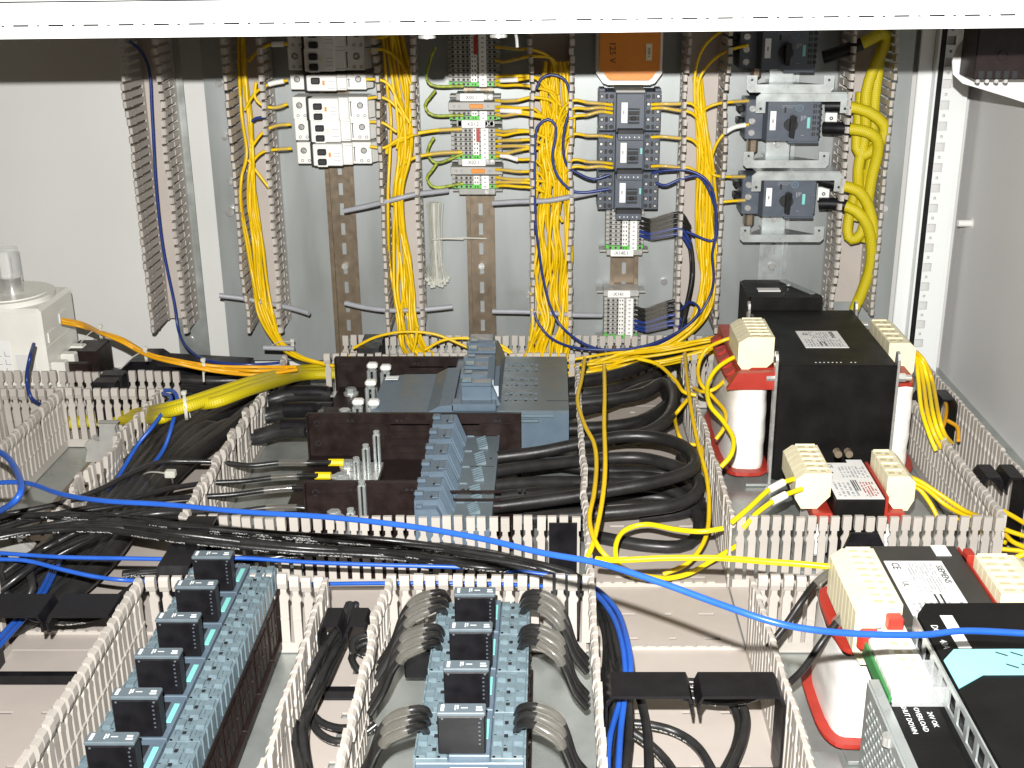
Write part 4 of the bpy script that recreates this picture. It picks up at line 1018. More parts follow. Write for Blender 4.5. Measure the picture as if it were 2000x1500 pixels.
# ================================================================ wires and cables
def wl(L, d=None): return [W(p[0], p[1], p[2] if len(p) > 2 else d) for p in L]
def fl(L, h=None): return [F(p[0], p[1], p[2] if len(p) > 2 else h) for p in L]
def wire(name, label, cat, pts, r, m, group=None, n=8):
    c = pts[0]
    o = MB().tube([p-c for p in pts], r, n).build(name, m, None, True, 60)
    o.location = c
    return tag(o, label, cat, group)
def sleeve(par, pts, r, m=None, name='marker_sleeve', flat=1.0):
    c = par.location
    s = MB().tube([p-c for p in pts], r, 8, flat, cap=False).build(name, m or clr, par, True, 60)
    return s
def sub(pts, a, b, r=.003):
    P = spline(pts, .004); n = len(P); i, j = int(a*(n-1)), int(b*(n-1)); 
    q = P[i:j+1]; return q if len(q) < 6 else [q[0], q[len(q)//3], q[2*len(q)//3], q[-1]]
def bundle(name, label, cat, group, m, r, n, knots, fn, seed=1, dj=.006, cross=.5, start=0, r_j=.0):
    rnd = random.Random(seed); out = []
    K = knots
    for i in range(n):
        u = -1+2*(i+.5)/n; v = rnd.uniform(-1, 1); pts = []
        for k, q in enumerate(K):
            px, py, d, sp, ax = (*q, 'x') if len(q) == 4 else q
            u2 = u*(1-cross)+cross*v; v = max(-1, min(1, v+rnd.uniform(-.38, .38)))
            off = u2*sp; dd = d+rnd.uniform(-dj, dj)
            pts.append(fn(px+(off if ax == 'x' else 0), py+(off if ax == 'y' else 0), dd))
        out.append(wire(name, label, cat, pts, r*(1+rnd.uniform(-r_j, r_j)), m, group))
    return out
YW = .0018
# --- upright ducts
bundle('yellow_wire', 'yellow wire in the bunch left of the white circuit breakers', 'wire', 'yellow wires in the duct left of the breakers', yel, YW, 11,
  [(470,40,.04,8),(473,150,.04,10),(479,230,.045,13),(487,300,.05,8),(481,350,.05,17),(485,410,.05,20),(497,480,.05,19),(508,560,.05,16),(520,615,.055,15),(543,665,.07,11),(582,697,.09,9),(650,715,.10,6)], W, 3, cross=.8, dj=.010)
bundle('yellow_wire', 'yellow wire in the loose bunch right of the white circuit breakers', 'wire', 'yellow wires in the duct right of the breakers', yel, YW, 13,
  [(765,55,.04,20),(778,160,.04,28),(787,230,.045,25),(784,300,.05,24),(774,370,.05,17),(775,440,.05,18),(783,510,.05,24),(787,570,.05,24),(790,625,.06,26),(800,675,.08,34),(830,700,.10,36)], W, 5, cross=.85, dj=.012)
bundle('yellow_wire', 'yellow wire in the dense tangle left of the contactors', 'wire', 'yellow wires in the crammed duct', yel, YW, 25,
  [(1085,120,.04,24),(1082,180,.04,32),(1086,240,.045,36),(1078,300,.05,36),(1082,360,.05,34),(1074,430,.05,36),(1080,500,.05,38),(1072,570,.05,36),(1076,630,.06,36),(1068,675,.08,44),(1062,712,.10,48)], W, 8, dj=.010, cross=.95)
bundle('yellow_wire', 'yellow wire in the bundle right of the contactors that bends left at the bottom', 'wire', 'yellow wires in the duct right of the contactors', yel, YW, 17,
  [(1362,150,.04,9),(1368,220,.045,11),(1377,300,.05,17),(1378,400,.05,27),(1379,480,.05,26),(1381,540,.055,22),(1374,595,.06,20),(1350,638,.065,20,'x'),(1300,672,.075,17,'y'),(1220,700,.09,20,'y'),(1150,718,.10,20,'y')], W, 11, cross=.8, dj=.010)
for k, L in enumerate(([(1470,40),(1425,52),(1380,85),(1360,130),(1357,200),(1372,300)], [(1462,88),(1420,100),(1385,125),(1364,165),(1368,240),(1385,330)])):
    wire('yellow_wire', ('upper','lower')[k]+' yellow wire arching out of the shadow into the duct right of the contactors', 'wire', wl(L, .055), YW, yel)
bundle('yellow_wire', 'yellow wire lying in the foot duct and running right to the large transformer', 'wire', 'yellow wires in the foot duct', yel, YW, 12,
  [(1440,662,.12,14,'y'),(1380,674,.11,20,'y'),(1300,690,.11,22,'y'),(1220,702,.11,22,'y'),(1150,718,.11,22,'y'),(1085,722,.11,14,'y')], W, 14, cross=.95, dj=.014)
bundle('yellow_wire', 'yellow wire hanging down through the foot duct behind the load switch', 'wire', 'yellow wires at the duct foot', yel, YW, 6,
  [(1060,600,.05,26),(1052,650,.06,26),(1046,690,.09,24),(1075,715,.10,18)], W, 17, cross=.9)
for k, (L, lb) in enumerate((([(690,680),(735,658),(790,648),(850,653),(905,675),(940,690)], 'yellow wire arching over the foot duct left of the load switch'),
        ([(830,683),(868,664),(915,661),(960,672),(1000,692)], 'yellow wire lying in front of the foot duct fingers near the handle tower'),
        ([(965,668),(985,678),(1000,690)], 'short yellow wire end behind the handle tower'), ([(815,640),(812,665),(806,690)], 'short yellow wire dropping from the duct end'),
        ([(640,716),(665,708),(690,690)], 'short yellow wire rising behind the black retainer'))):
    wire('yellow_wire', lb, 'wire', wl(L, .10), YW, yel)
# --- side branches
SB = 'short yellow wire from the duct to the white circuit breakers'; G1 = 'yellow wires to the circuit breakers'
for L in ([(478,215),(498,182),(525,165),(562,157)], [(500,160),(498,190),(515,207),(540,210),(562,203)], [(488,292),(512,260),(538,246),(568,243)], [(488,322),(508,300),(530,293),(570,290)],
          [(715,155),(742,156),(762,168),(780,205),(800,240)], [(718,192),(745,190),(768,203),(788,235),(775,290)], [(722,238),(748,240),(775,258)], [(722,286),(752,288),(778,272),(815,262)],
          [(485,312),(505,340),(528,370)], [(722,100),(752,98),(785,125),(802,165)], [(722,75),(755,70),(770,40)], [(485,120),(505,100),(525,88),(562,86)]):
    a = wire('yellow_wire', SB, 'wire', wl(L, .055), YW, yel, G1)
    if L[-1][0] > 555 and L[-1][0] < 575: sleeve(a, sub(wl(L, .055), .70, .95), .0030, clr if L[-1][1] > 160 else wht)
wire('blue_wire', 'short dark blue wire curving into the left duct by the breakers', 'wire', wl([(488,240),(500,231),(520,229)], .055), .0017, dblu)
for k, L in enumerate(([(905,168),(850,168),(833,152),(841,115),(850,92)], [(905,225),(846,225),(830,206),(840,190),(851,176)], [(905,300),(855,318),(836,303),(838,285),(848,268)], [(905,358),(850,366),(834,348),(842,335),(853,320)])):
    wire('earth_wire', ['green and yellow earth wire at the tall dark strip', 'green and yellow earth wire at the short strip', 'green and yellow earth wire at the strip tagged K01.2', 'green and yellow earth wire at the strip tagged X02.1'][k], 'wire', wl(L, .045), YW, grnyel, 'earth wires')
for L, lb in (([(902,252,.05),(850,255,.055),(810,262,.06),(790,272,.055),(760,285,.05),(755,300,.05)], 'pair of yellow leads entering the strip tagged K01.2 from the left, upper'), ([(902,297,.05),(850,300,.055),(805,310,.06),(780,335,.055),(766,400,.05)], 'yellow lead entering the strip tagged K01.2 from the left, lower')):
    a = wire('yellow_wire', lb, 'wire', wl(L), YW*1.2, yel); sleeve(a, sub(wl(L), .04, .3), .0034)
rnd = random.Random(5)
GT = 'yellow wires right of the terminal strips'
TW = [(a, s_) for s_, q in (('tall terminal strip', ('uppermost', 'second', 'third', 'fourth', 'lowest')), ('short strip below the tall one', ('uppermost', 'upper middle', 'lower middle', 'lowest')), ('strip tagged K01.2', ('uppermost', 'second', 'third', 'fourth', 'fifth', 'lowest')), ('strip tagged X02.1', ('uppermost', 'upper middle', 'lower middle', 'lowest'))) for a in q]
for _i, (y, y2) in enumerate(((92,98),(118,110),(150,150),(158,152),(165,170),(196,190),(209,212),(216,222),(224,226),(254,258),(262,259),(276,274),(286,288),(297,290),(306,312),(331,336),(346,352),(356,360),(364,368))):
    L = [(968,y,.042),(985,y+rnd.uniform(-2,3),.050),(1012,(y+y2)/2+rnd.uniform(-3,3),.055),(1042,y2,.058),(1066+rnd.uniform(-8,18),y2+rnd.uniform(6,22),.052),(1080+rnd.uniform(-20,20),y2+rnd.uniform(45,90),.05)]
    a = wire('yellow_wire', '%s yellow wire leaving the %s to the right' % (TW[_i]), 'wire', wl(L), YW, yel, GT)
    if rnd.random() < .75: sleeve(a, sub(wl(L), .10, .34), .0028, clr if rnd.random() < .7 else paper)
for y, y2 in ((205,196),(213,212),(221,228),(268,262),(320,312),(328,326)):
    L = [(1196,y,.055),(1172,y-3,.060),(1148,(y+y2)/2,.060),(1120,y2,.062),(1098,y2+18,.055),(1085,y2+60,.05)]
    a = wire('yellow_wire', 'yellow wire from the crammed duct to the left side of the contactors', 'wire', wl(L), YW, yel, 'yellow wires left of the contactors'); sleeve(a, sub(wl(L), .12, .38), .0028)
for y, y2 in ((204,202),(212,220),(268,272),(325,329)):
    L = [(1272,y,.055),(1295,y-1,.060),(1325,(y+y2)/2,.060),(1350,y2,.060),(1368,y2+22,.055),(1378,y2+70,.05)]
    a = wire('yellow_wire', 'yellow wire leaving the contactors to the right', 'wire', wl(L), YW, yel, 'yellow wires right of the contactors'); sleeve(a, sub(wl(L), .12, .42), .0028)
for L, lb in (([(1462,197,.05),(1430,199,.055),(1400,203,.058),(1375,215,.055),(1366,240,.05)], 'yellow wire to the top screw of the upper motor switch'),
              ([(1462,243,.05),(1430,250,.055),(1408,268,.058),(1392,300,.055),(1386,350,.05)], 'yellow wire with white sleeve to the upper motor switch'),
              ([(1455,345,.05),(1420,345,.055),(1395,342,.058),(1382,330,.05)], 'yellow wire to the top screw of the lower motor switch'),
              ([(1455,391,.05),(1425,393,.055),(1405,395,.055)], 'short yellow wire to the lower screw of the lower motor switch')):
    a = wire('yellow_wire', lb, 'wire', wl(L), YW, yel); sleeve(a, sub(wl(L), .05, .35), .0030, wht if 'white' in lb else clr)
# --- blue wires of the back plate
for L, lb in (([(1048,174),(1056,155),(1074,146),(1098,152),(1110,170),(1114,208),(1103,250),(1100,290),(1107,322),(1128,338),(1158,350),(1190,342)], 'dark blue wire looping over the top of the crammed duct to the bottom contactor'),
              ([(1046,454),(1044,350),(1046,264),(1055,242),(1070,233),(1084,243),(1085,268),(1079,306),(1088,342),(1112,369),(1139,376),(1190,369)], 'dark blue wire with an S-bend in the crammed duct'),
              ([(1046,440,.07),(1051,478,.07),(1060,540,.07),(1074,596,.07),(1097,638,.075),(1136,669,.09),(1178,683,.10),(1234,684,.10),(1290,669,.09),(1332,644,.08),(1366,613,.075),(1388,574,.07),(1394,540,.07),(1391,498,.07),(1399,450,.07),(1396,390,.07),(1380,352,.07),(1345,333,.065),(1300,333,.06),(1272,338,.055)], 'long dark blue wire sweeping from the crammed duct round under the terminals'),
              ([(1044,610,.07),(1052,632,.075),(1080,663,.085),(1136,681,.105),(1240,680,.105),(1320,651,.09),(1365,610,.08),(1350,590,.07),(1330,604,.06)], 'second dark blue wire sweeping along beneath the bottom terminals'),
              ([(1280,357),(1300,362),(1330,350),(1365,345),(1388,380),(1400,430),(1392,470),(1340,452)], 'dark blue wire bending from the bottom contactor into the right duct')):
    wire('blue_wire', lb, 'wire', wl(L, .066), .0017, dblu)
for (ya, xa, rows, xb) in ((425, 1250, [(0,-12,0),(10,-2,0),(19,8,0),(27,18,1),(35,30,1)], 1330), (600, 1240, [(0,-16,0),(9,-6,0),(18,2,0),(26,12,1),(35,24,1),(41,32,1)], 1322)):
    for dy, dy2, bl in rows:
        L = [(xa,ya+dy,.042),(xa+22,ya+dy+5,.052),(xa+50,ya+(dy+dy2)/2+3,.058),(xb,ya+dy2+4,.06),(xb+18,ya+dy2+30,.055)]
        a = wire('blue_wire' if bl else 'black_wire', '%s wire with clear sleeve at the terminal strip tagged %s' % ('dark blue' if bl else 'black', 'X140.1' if ya < 500 else 'X141'), 'wire', wl(L), .0020, dblu if bl else blk, 'sleeved wires at %s' % ('X140.1' if ya < 500 else 'X141'))
        sleeve(a, sub(wl(L), .25, .6), .0032)
bundle('black_wire', 'black wire curving down inside the duct right of the contactors', 'wire', 'black wires in the right duct', blk, .0022, 4, [(1330,430,.05,8),(1350,480,.05,7),(1354,540,.05,7),(1342,600,.055,6),(1328,650,.06,6)], W, 21)
wire('blue_wire', 'thin dark blue wire alone in the leftmost upright duct', 'wire', wl([(252,80,.06),(275,100,.055),(292,140,.05),(297,220,.05),(305,360,.05),(318,480,.05),(340,590,.05),(350,650,.06),(372,685,.10),(410,705,.14),(480,712,.15),(560,708,.13)]), .0018, dblu)
# --- grey cables
for L, lb in (([(428,577,.055),(475,583,.05),(520,592,.045),(570,602,.05),(604,612,.06)], 'short grey cable sticking through the left upright duct'),
              ([(672,412,.05),(720,402,.055),(760,392,.06),(810,380,.055),(875,372,.04)], 'grey cable slanting up to the X02.1 strip'),
              ([(674,592,.045),(710,600,.05),(760,606,.055),(820,605,.055),(884,599,.05)], 'grey cable hanging between the first two rails'),
              ([(962,397,.05),(1010,394,.055),(1070,392,.06),(1110,385,.06),(1180,372,.05)], 'grey cable crossing the crammed duct towards the contactors'),
              ([(962,608,.05),(1030,609,.055),(1080,612,.058),(1120,615,.055),(1175,616,.045)], 'lowest grey cable crossing to the X141 strip'),
              ([(515,679,.10),(545,680,.10),(575,681,.10)], 'short grey cable end at the foot of the left bunch')):
    wire('grey_cable', lb, 'cable', wl(L), .0032, gryc)
# --- yellow braided sleeves
def braided(label, L, r=.0055, boot=None, fn=W):
    pts = [fn(*p) for p in L]
    a = wire('braided_sleeve', label, 'braided cable', pts, r, braid_m, 'yellow braided cables', 12)
    if boot: sleeve(a, sub(pts, 0, boot), r*1.13, blks, 'shrink_boot')
    return a
braided('yellow braided cable arching out of the shadow at upper right', [(1608,112,.05),(1640,102,.055),(1690,82,.06),(1722,66,.06),(1732,80,.055),(1712,120,.05),(1692,180,.05),(1690,260,.05),(1676,330,.05),(1678,380,.045)], .0066, .18)
braided('yellow braided cable running straight down beside the arched one', [(1726,60,.045),(1718,120,.045),(1709,190,.045),(1706,260,.045),(1700,320,.045),(1686,380,.045),(1672,430,.045)], .0064)
braided('yellow braided cable making the big right-hand loop', [(1612,207,.05),(1655,208,.058),(1695,218,.062),(1724,240,.062),(1727,262,.060),(1712,286,.056),(1688,303,.052),(1673,288,.048),(1676,240,.044),(1682,180,.042)], .0066, .17)
braided('yellow braided cable curling under the big loop', [(1608,250,.05),(1645,251,.060),(1685,255,.068),(1712,270,.068),(1714,300,.062),(1702,350,.056),(1692,420,.05),(1690,470,.046)], .0066, .17)
braided('yellow braided cable from the lower motor switch down to the duct end', [(1602,352,.05),(1640,362,.06),(1675,372,.064),(1696,402,.062),(1706,450,.06),(1703,500,.055),(1690,550,.05),(1668,605,.05)], .0066, .10)
braided('yellow braided cable hanging in a narrow loop beside the lower motor switch', [(1684,330,.042),(1664,400,.044),(1655,450,.046),(1664,468,.050),(1682,456,.054),(1690,420,.050),(1688,370,.044)], .0064)
braided('yellow braided cable curling below the lower motor switch', [(1600,398,.05),(1638,399,.058),(1672,412,.066),(1694,440,.066),(1702,480,.062),(1698,530,.056),(1676,590,.05)], .0066, .2)
for k in range(3):
    braided(('upper', 'lower', 'rear')[k]+' yellow braided cable crossing the left wide duct to the load switch', [(130,824+k*2,.022),(210,816+k*3,.026),(275,806+k*6,.045),(318,798+k*9,.078-.004*(k==2)),(360,788+k*8-(k==2)*12,.088-.012*(k==2)),(420,768+k*9,.088),(490,745+k*8,.085),(545,731+k*7,.066),(590,722+k*6,.046),(650,719+k*6,.040),(730,719+k*6,.036)], .0060, None, F)
# --- amber wires from the main switch
bundle('amber_wire', 'orange yellow wire running from the main switch along the far wall', 'wire', 'amber wires from the main switch', org, .0020, 4,
  [(120,628,.115,5,'y'),(160,637,.112,6,'y'),(195,650,.108,3,'y'),(240,670,.10,8,'y'),(290,696,.09,7,'y'),(350,710,.085,9,'y'),(420,722,.08,8,'y'),(500,726,.075,10,'y'),(580,720,.07,6,'y')], F, 31, dj=.005, cross=.9)
def tie(label, p, tail, r=.006):
    o = thing('cable_tie', label, 'cable tie', p, group='white cable ties')
    MB().ring(0, 0, -.0015, .0015, r, r+.0012, 18).build('strap', tie_m, o, True).rotation_euler = (0, math.pi/2, .3)
    MB().tube([(0, 0, r), tuple(Vector(tail)*.5+Vector((0,0,r))), tail], .0011, 6, .5).build('tail', tie_m, o, True)
    MB().box(-.0025, .0025, -.0025, .0025, r, r+.004, .0006).build('head', tie_m, o)
tie('small cable tie on the amber wires nearest the main switch', F(197,650,.105), (-.020, -.012, -.008))
tie('small cable tie on the amber wires, middle one with long tail', F(285,694,.09), (-.026, -.012, -.012))
tie('small cable tie on the amber wires nearest the left upright duct', F(398,716,.08), (0, -.006, -.016))
tie('cable tie holding the bunch at the foot of the left duct', W(572,682,.08), (-.03, 0, .002), .009)
tie('cable tie round the thick yellow braided cables', F(362,794,.086), (.004, .0, -.012), .013)
# --- thick black cables, right of the switches
TB = 'thick black cables right of the fuse switches'
TR = .0062
for lb, L, h0 in (('thick black cable making the uppermost loop right of the comb switch', [(972,893,.052),(1052,883,.056),(1136,866,.062),(1220,852,.066),(1290,856,.066),(1338,874,.066),(1357,899,.064),(1344,922,.062),(1276,942,.062),(1192,957,.058),(1108,971,.054),(962,990,.05)], 0),
      ('thick black cable making the second loop right of the comb switch', [(966,920,.048),(1052,908,.044),(1164,897,.040),(1248,894,.040),(1318,910,.040),(1354,926,.040),(1366,948,.038),(1352,972,.036),(1310,988,.034),(1230,998,.032),(1150,1004,.03),(1024,1014,.03)], 0),
      ('thick black cable reaching farthest towards the camera in a wide loop', [(964,948,.040),(1052,942,.036),(1136,942,.030),(1220,947,.025),(1304,955,.020),(1352,988,.014),(1366,1022,.010),(1358,1052,.008),(1325,1068,.008),(1248,1064,.008),(1172,1050,.008),(1110,1040,.008)], 0),
      ('thick black cable lying in the middle of the loops', [(962,972,.042),(1060,962,.040),(1150,956,.034),(1240,950,.028),(1310,935,.024),(1338,915,.02),(1330,895,.018)], 0),
      ('thick black cable lowest in the stack of loops', [(976,893,.030),(1080,905,.028),(1170,918,.022),(1250,922,.018),(1320,930,.014),(1360,965,.010),(1372,1010,.008)], 0),
      ('thick black cable squeezed between the middle loops', [(962,960,.030),(1060,950,.026),(1160,938,.024),(1250,932,.022),(1330,945,.018),(1358,975,.014),(1340,1000,.012),(1250,1012,.010)], 0),
      ('thick black cable lying on the duct floor below all loops', [(962,1000,.02),(1060,985,.014),(1180,975,.010),(1290,972,.008),(1345,990,.008),(1378,1040,.008)], 0),
      ('thick black cable in the rear coil on the duct floor', [(1095,860,.02),(1180,852,.018),(1260,846,.015),(1320,820,.015),(1345,780,.015),(1340,740,.015)], 1),
      ('thick black cable leaving the load switch near the back wall', [(1095,750,.055),(1150,742,.055),(1210,730,.055),(1275,706,.055),(1320,688,.055),(1335,672,.045)], 1),
      ('thick black cable in the rear coil, outer turn', [(1095,790,.050),(1180,782,.052),(1255,768,.055),(1292,748,.058),(1312,760,.058),(1316,790,.055),(1300,822,.052),(1262,846,.046),(1200,858,.04)], 1),
      ('thick black cable in the rear coil, inner turn', [(1095,812,.045),(1180,790,.045),(1250,760,.050),(1285,752,.05),(1305,772,.046),(1300,806,.04),(1268,830,.035)], 1),
      ('thick black cable of the rear coil nearest the camera', [(1095,838,.040),(1180,834,.040),(1245,824,.042),(1292,800,.044),(1325,762,.044),(1335,722,.044),(1300,700,.04)], 1),
      ('thick black cable diving under the foot duct wires', [(1095,770,.035),(1170,765,.035),(1250,745,.035),(1310,715,.035),(1345,690,.03)], 1)):
    wire('black_cable', lb, 'power cable', fl(L), TR*(1.12 if h0 else 1), blk, TB, 14)
# --- thick black cables in the left wide duct
fan = [((648,770,.044),(560,772,.042),(500,795,.034)), ((650,800,.042),(560,802,.040),(498,818,.032)), ((600,840,.042),(540,842,.038),(480,858,.030)), ((560,748,.03),(500,770,.03),(450,800,.03)), ((540,735,.03),(470,760,.03),(410,795,.03)), ((520,748,.012),(450,775,.012),(400,810,.012)), ((500,728,.012),(440,745,.012),(360,790,.012))]
for k, h in enumerate(fan):
    o_ = (k-3)*1.0
    L = list(h)+[(430-k*13,850-k*7,.036),(372-k*14,895-k*6,.036),(312-k*13,955-k*6,.034),(262-k*14,1018-k*5,.032),(218-k*17,1080-k*4,.028),(160-k*19,1140-k*3,.024),(70-k*17,1200-k*3,.018),(-40-k*16,1250-k*4,.012)]
    wire('black_cable', 'thick black cable of the sweeping left bunch, %s counted from its right edge' % ('first', 'second', 'third', 'fourth', 'fifth', 'sixth', 'seventh')[k], 'power cable', fl(L), .0088, blkp if k in (1, 4, 6) else blk, 'thick black cables of the left bunch', 14)
for k in range(3):
    a = fl([(560+k*-4, 768+k*32, .044), (610, 766+k*33, .046), (640-k*20, 768+k*34, .045)])
    o = wire('cable_lug', ['rear', 'middle', 'front'][k]+' crimped cable shoe wrapped in black tape at the fuse bases', 'cable lug', a, .0085, blks, 'cable shoes', 12)
    c = a[-1]-o.location; MB().box(c.x, c.x+.024, c.y-.007, c.y+.007, c.z-.003, c.z+.0, .001).cyl(c.x+.022, c.y, c.z-.003, c.z, .009, 16).build('tongue', steel, o)
for k in range(5):
    wire('black_cable', 'black cable lying across behind the left comb ducts', 'power cable', fl([(180+k*8, 735-k*3, .045-.006*k),(300,738+k*5,.040-.004*k),(420,744+k*5,.036-.004*k),(520,738+k*4,.034-.004*k),(600,732+k*4,.03)]), .0065, blk, 'black cables behind the left ducts', 12)
o = thing('cable_tie', 'big nylon cable tie round the thick black bunch', 'cable tie', F(325, 932, .035))
MB().tube([F(276,934,.030)-o.location, F(286,924,.046)-o.location, F(305,922,.050)-o.location, F(332,928,.050)-o.location, F(338,945,.032)-o.location], .0022, 8, .35).build('strap', tie_m, o, True)
q = F(333,926,.052)-o.location; MB().box(q.x-.005, q.x+.005, q.y-.004, q.y+.004, q.z-.003, q.z+.004, .001).build('head', tie_m, o)
# --- thin black cables across the cross duct
PB = 'printed black cables lying along the cross duct'
bundle('black_cable', 'printed black cable lying along the cross duct, then turning down the right duct', 'cable', PB, blkp, .0029, 9,
  [(-60,1040,.070,34,'y'),(60,1024,.072,30,'y'),(200,1018,.072,22,'y'),(350,1034,.070,24,'y'),(560,1052,.064,26,'y'),(760,1064,.060,30,'y'),(930,1084,.056,26,'y'),(1050,1105,.050,18,'y'),(1130,1135,.046,16,'y'),(1178,1185,.044,18,'x'),(1200,1260,.046,24,'x'),(1206,1340,.044,26,'x'),(1204,1430,.036,28,'x'),(1195,1540,.03,30,'x')], F, 41, dj=.008, cross=.7)
bundle('black_cable', 'printed black cable from the cross duct sweeping down to the lower left', 'cable', 'printed black cables sweeping lower left', blkp, .0031, 8,
  [(420,1010,.050,14,'y'),(300,1012,.060,16,'y'),(190,1035,.066,18,'y'),(100,1075,.062,22,'y'),(30,1120,.055,26,'y'),(-50,1180,.05,30,'y')], F, 43, dj=.010, cross=.8)
bundle('black_cable', 'black cable passing along the cross duct floor behind the left contactors', 'cable', 'black cables low in the cross duct', blkp, .0028, 4,
  [(240,1130,.03,14,'y'),(350,1120,.035,16,'y'),(500,1100,.045,16,'y'),(650,1085,.050,14,'y'),(820,1075,.05,14,'y'),(980,1095,.045,14,'y'),(1110,1140,.04,14,'y'),(1185,1220,.035,14,'x'),(1190,1350,.03,14,'x'),(1180,1530,.03,14,'x')], F, 45, dj=.006, cross=.8)
for k, L in enumerate(([(654,903,.046),(600,904,.050),(545,904,.050),(490,909,.050),(430,903,.052),(370,901,.056),(312,903,.060),(255,925,.064),(190,958,.066),(110,985,.068),(-20,1010,.07)],
    [(628,929,.046),(580,930,.050),(530,933,.050),(472,940,.048),(400,944,.050),(330,955,.056),(240,978,.062),(120,1002,.066),(-20,1030,.07)],
    [(606,953,.046),(570,953,.050),(515,958,.050),(455,966,.048),(390,970,.050),(320,975,.056),(220,990,.062),(80,1012,.066),(-20,1040,.07)],
    [(625,996,.044),(580,991,.048),(520,992,.048),(430,1003,.050),(350,1000,.060),(250,1002,.064),(120,1020,.066),(-20,1050,.07)])):
    a = wire('black_wire', ['black wire with yellow lug, rear one at the brown fuse base', 'black wire with yellow lug, middle one at the brown fuse base', 'black wire ending under the front fuse base edge', 'black wire nearest the cross duct at the last fuse base'][k], 'wire', fl(L), .0026, blkp, 'black wires from the fuse bases')
    sleeve(a, fl([L[1], L[2]]) if k < 3 else fl([L[1], L[2]]), .0034)
    if k < 2:
        c = F(*L[0])-a.location; MB().tube([c+Vector((-.006,0,0)), c, c+Vector((.009,0,0))], .0045, 8, .8).build('yellow_lug', yel2, a, True)
        MB().box(c.x+.009, c.x+.026, c.y-.004, c.y+.004, c.z-.002, c.z, .0005).build('tongue', steel, a)
bundle('black_cable', 'printed black cable curving under the front left retainer', 'cable', 'printed black cables under the front left retainer', blkp, .0036, 5,
  [(-20,1120,.05,16,'y'),(20,1170,.045,10,'y'),(70,1200,.040,9,'y'),(140,1208,.036,8,'y'),(205,1192,.034,8,'y'),(270,1150,.034,10,'y'),(330,1125,.034,8,'y')], F, 47, dj=.004, cross=.5)
wire('black_cable', 'black cable hooked round in a tight bend at far lower left', 'cable', fl([(8,1090,.06),(2,1130,.058),(14,1165,.05),(40,1182,.04),(62,1150,.05),(58,1110,.06),(75,1080,.066)]), .0036, blkp, None, 10)
# --- narrow duct
bundle('black_cable', 'printed black cable hanging in the narrow duct under its retainer', 'cable', 'printed black cables of the narrow duct', blkp, .0028, 6,
  [(688,1180,.050,12),(674,1215,.050,16),(645,1262,.045,24),(612,1330,.038,28),(588,1390,.034,20),(582,1440,.032,14),(598,1530,.03,14)], F, 51, dj=.007, cross=.7)
for k, L in enumerate(([(595,1350,.02),(615,1400,.016),(650,1420,.014),(690,1420,.016),(725,1400,.02)], [(600,1380,.02),(618,1425,.014),(655,1448,.012),(700,1440,.014),(735,1415,.02)], [(690,1275,.03),(688,1255,.034),(705,1242,.034),(735,1238,.034)], [(700,1310,.01),(686,1285,.02),(700,1262,.03),(738,1250,.034)], [(690,1260,.02),(712,1278,.02),(742,1268,.02)])):
    wire('black_cable', 'printed black cable bending low in the narrow duct towards its right wall', 'cable', fl(L), .0028, blkp, 'bent black cables in the narrow duct')
# --- wires of the middle contactors
for side, rows in (('left', (1166, 1180, 1195, 1234, 1248, 1264, 1394, 1410, 1427)), ('right', (1170, 1182, 1195, 1238, 1250, 1264, 1392, 1409, 1425))):
    for k, y in enumerate(rows):
        j = k % 3; s = 1+(y-1160)/900
        if side == 'left':
            L = [(876-(y-1166)*.16, y+8, .066), (866-(y-1166)*.16, y-8, .080), (845-(y-1166)*.18, y-8+j*3, .084), (812-(y-1166)*.2, y+4+j*5, .078), (788-(y-1166)*.2, y+34+j*4, .066), (768-(y-1166)*.2, y+88, .050), (742-(y-1166)*.2, y+130, .034)]
        else:
            L = [(1020-(y-1166)*.05, y+8, .066), (1030-(y-1166)*.05, y-10, .080), (1056-(y-1166)*.04, y-12+j*2, .084), (1088, y+6+j*6, .078), (1106, y+40+j*5, .066), (1122, y+88, .050), (1146, y+118, .036)]
        a = wire('black_wire', '%s sleeved black wire on the %s side of the %s middle contactor' % (('rear', 'central', 'front')[j], side, ('first', 'second', 'fourth')[k//3]), 'wire', fl(L), .0026, blk, 'sleeved wires %s of the middle contactors' % side)
        sleeve(a, [F(*L[2]), F(*L[3]), F(*L[3]).lerp(F(*L[4]), .45)], .0038)
r = thing('led_module', 'small black module with green print beside the second middle contactor', 'module', F(818, 1320, .02))
MB().box(-.010, .016, -.004, .034, 0, .024, .001).build('body', blks, r); 
for k, t in enumerate(('A', '115', 'C')): text(t, .0058, green, r, (.009, .006+.009*k, .0242))
# --- blue cables
def blue(label, L, r, m=blu, fn=fl): return wire('blue_cable', label, 'cable', fn(L), r, m, None, 12)
blue('bright blue cable stretched loosely across the whole foreground, with a loop at left', [(-30,1010,.12),(5,995,.135),(32,975,.148),(42,950,.152),(30,915,.150),(8,888,.148),(-30,872,.145)], .0024)
blue('longest bright blue cable hanging slack across the foreground to the power supply', [(-30,948,.13),(10,942,.135),(60,945,.140),(120,965,.148),(200,978,.155),(330,986,.16),(480,1000,.168),(640,1010,.176),(800,1028,.184),(940,1052,.190),(1060,1080,.194),(1170,1100,.198),(1290,1138,.198),(1400,1178,.196),(1500,1212,.194),(1580,1229,.190),(1680,1238,.186),(1800,1240,.182),(1890,1232,.180),(2050,1240,.178)], .00185)
blue('thin blue wire along the cross duct, rear one', [(-20,1079,.075),(120,1088,.074),(270,1091,.072),(385,1093,.07),(470,1090,.068),(600,1098,.066),(760,1104,.064),(920,1109,.060),(1050,1120,.055),(1130,1132,.05)], .0017)
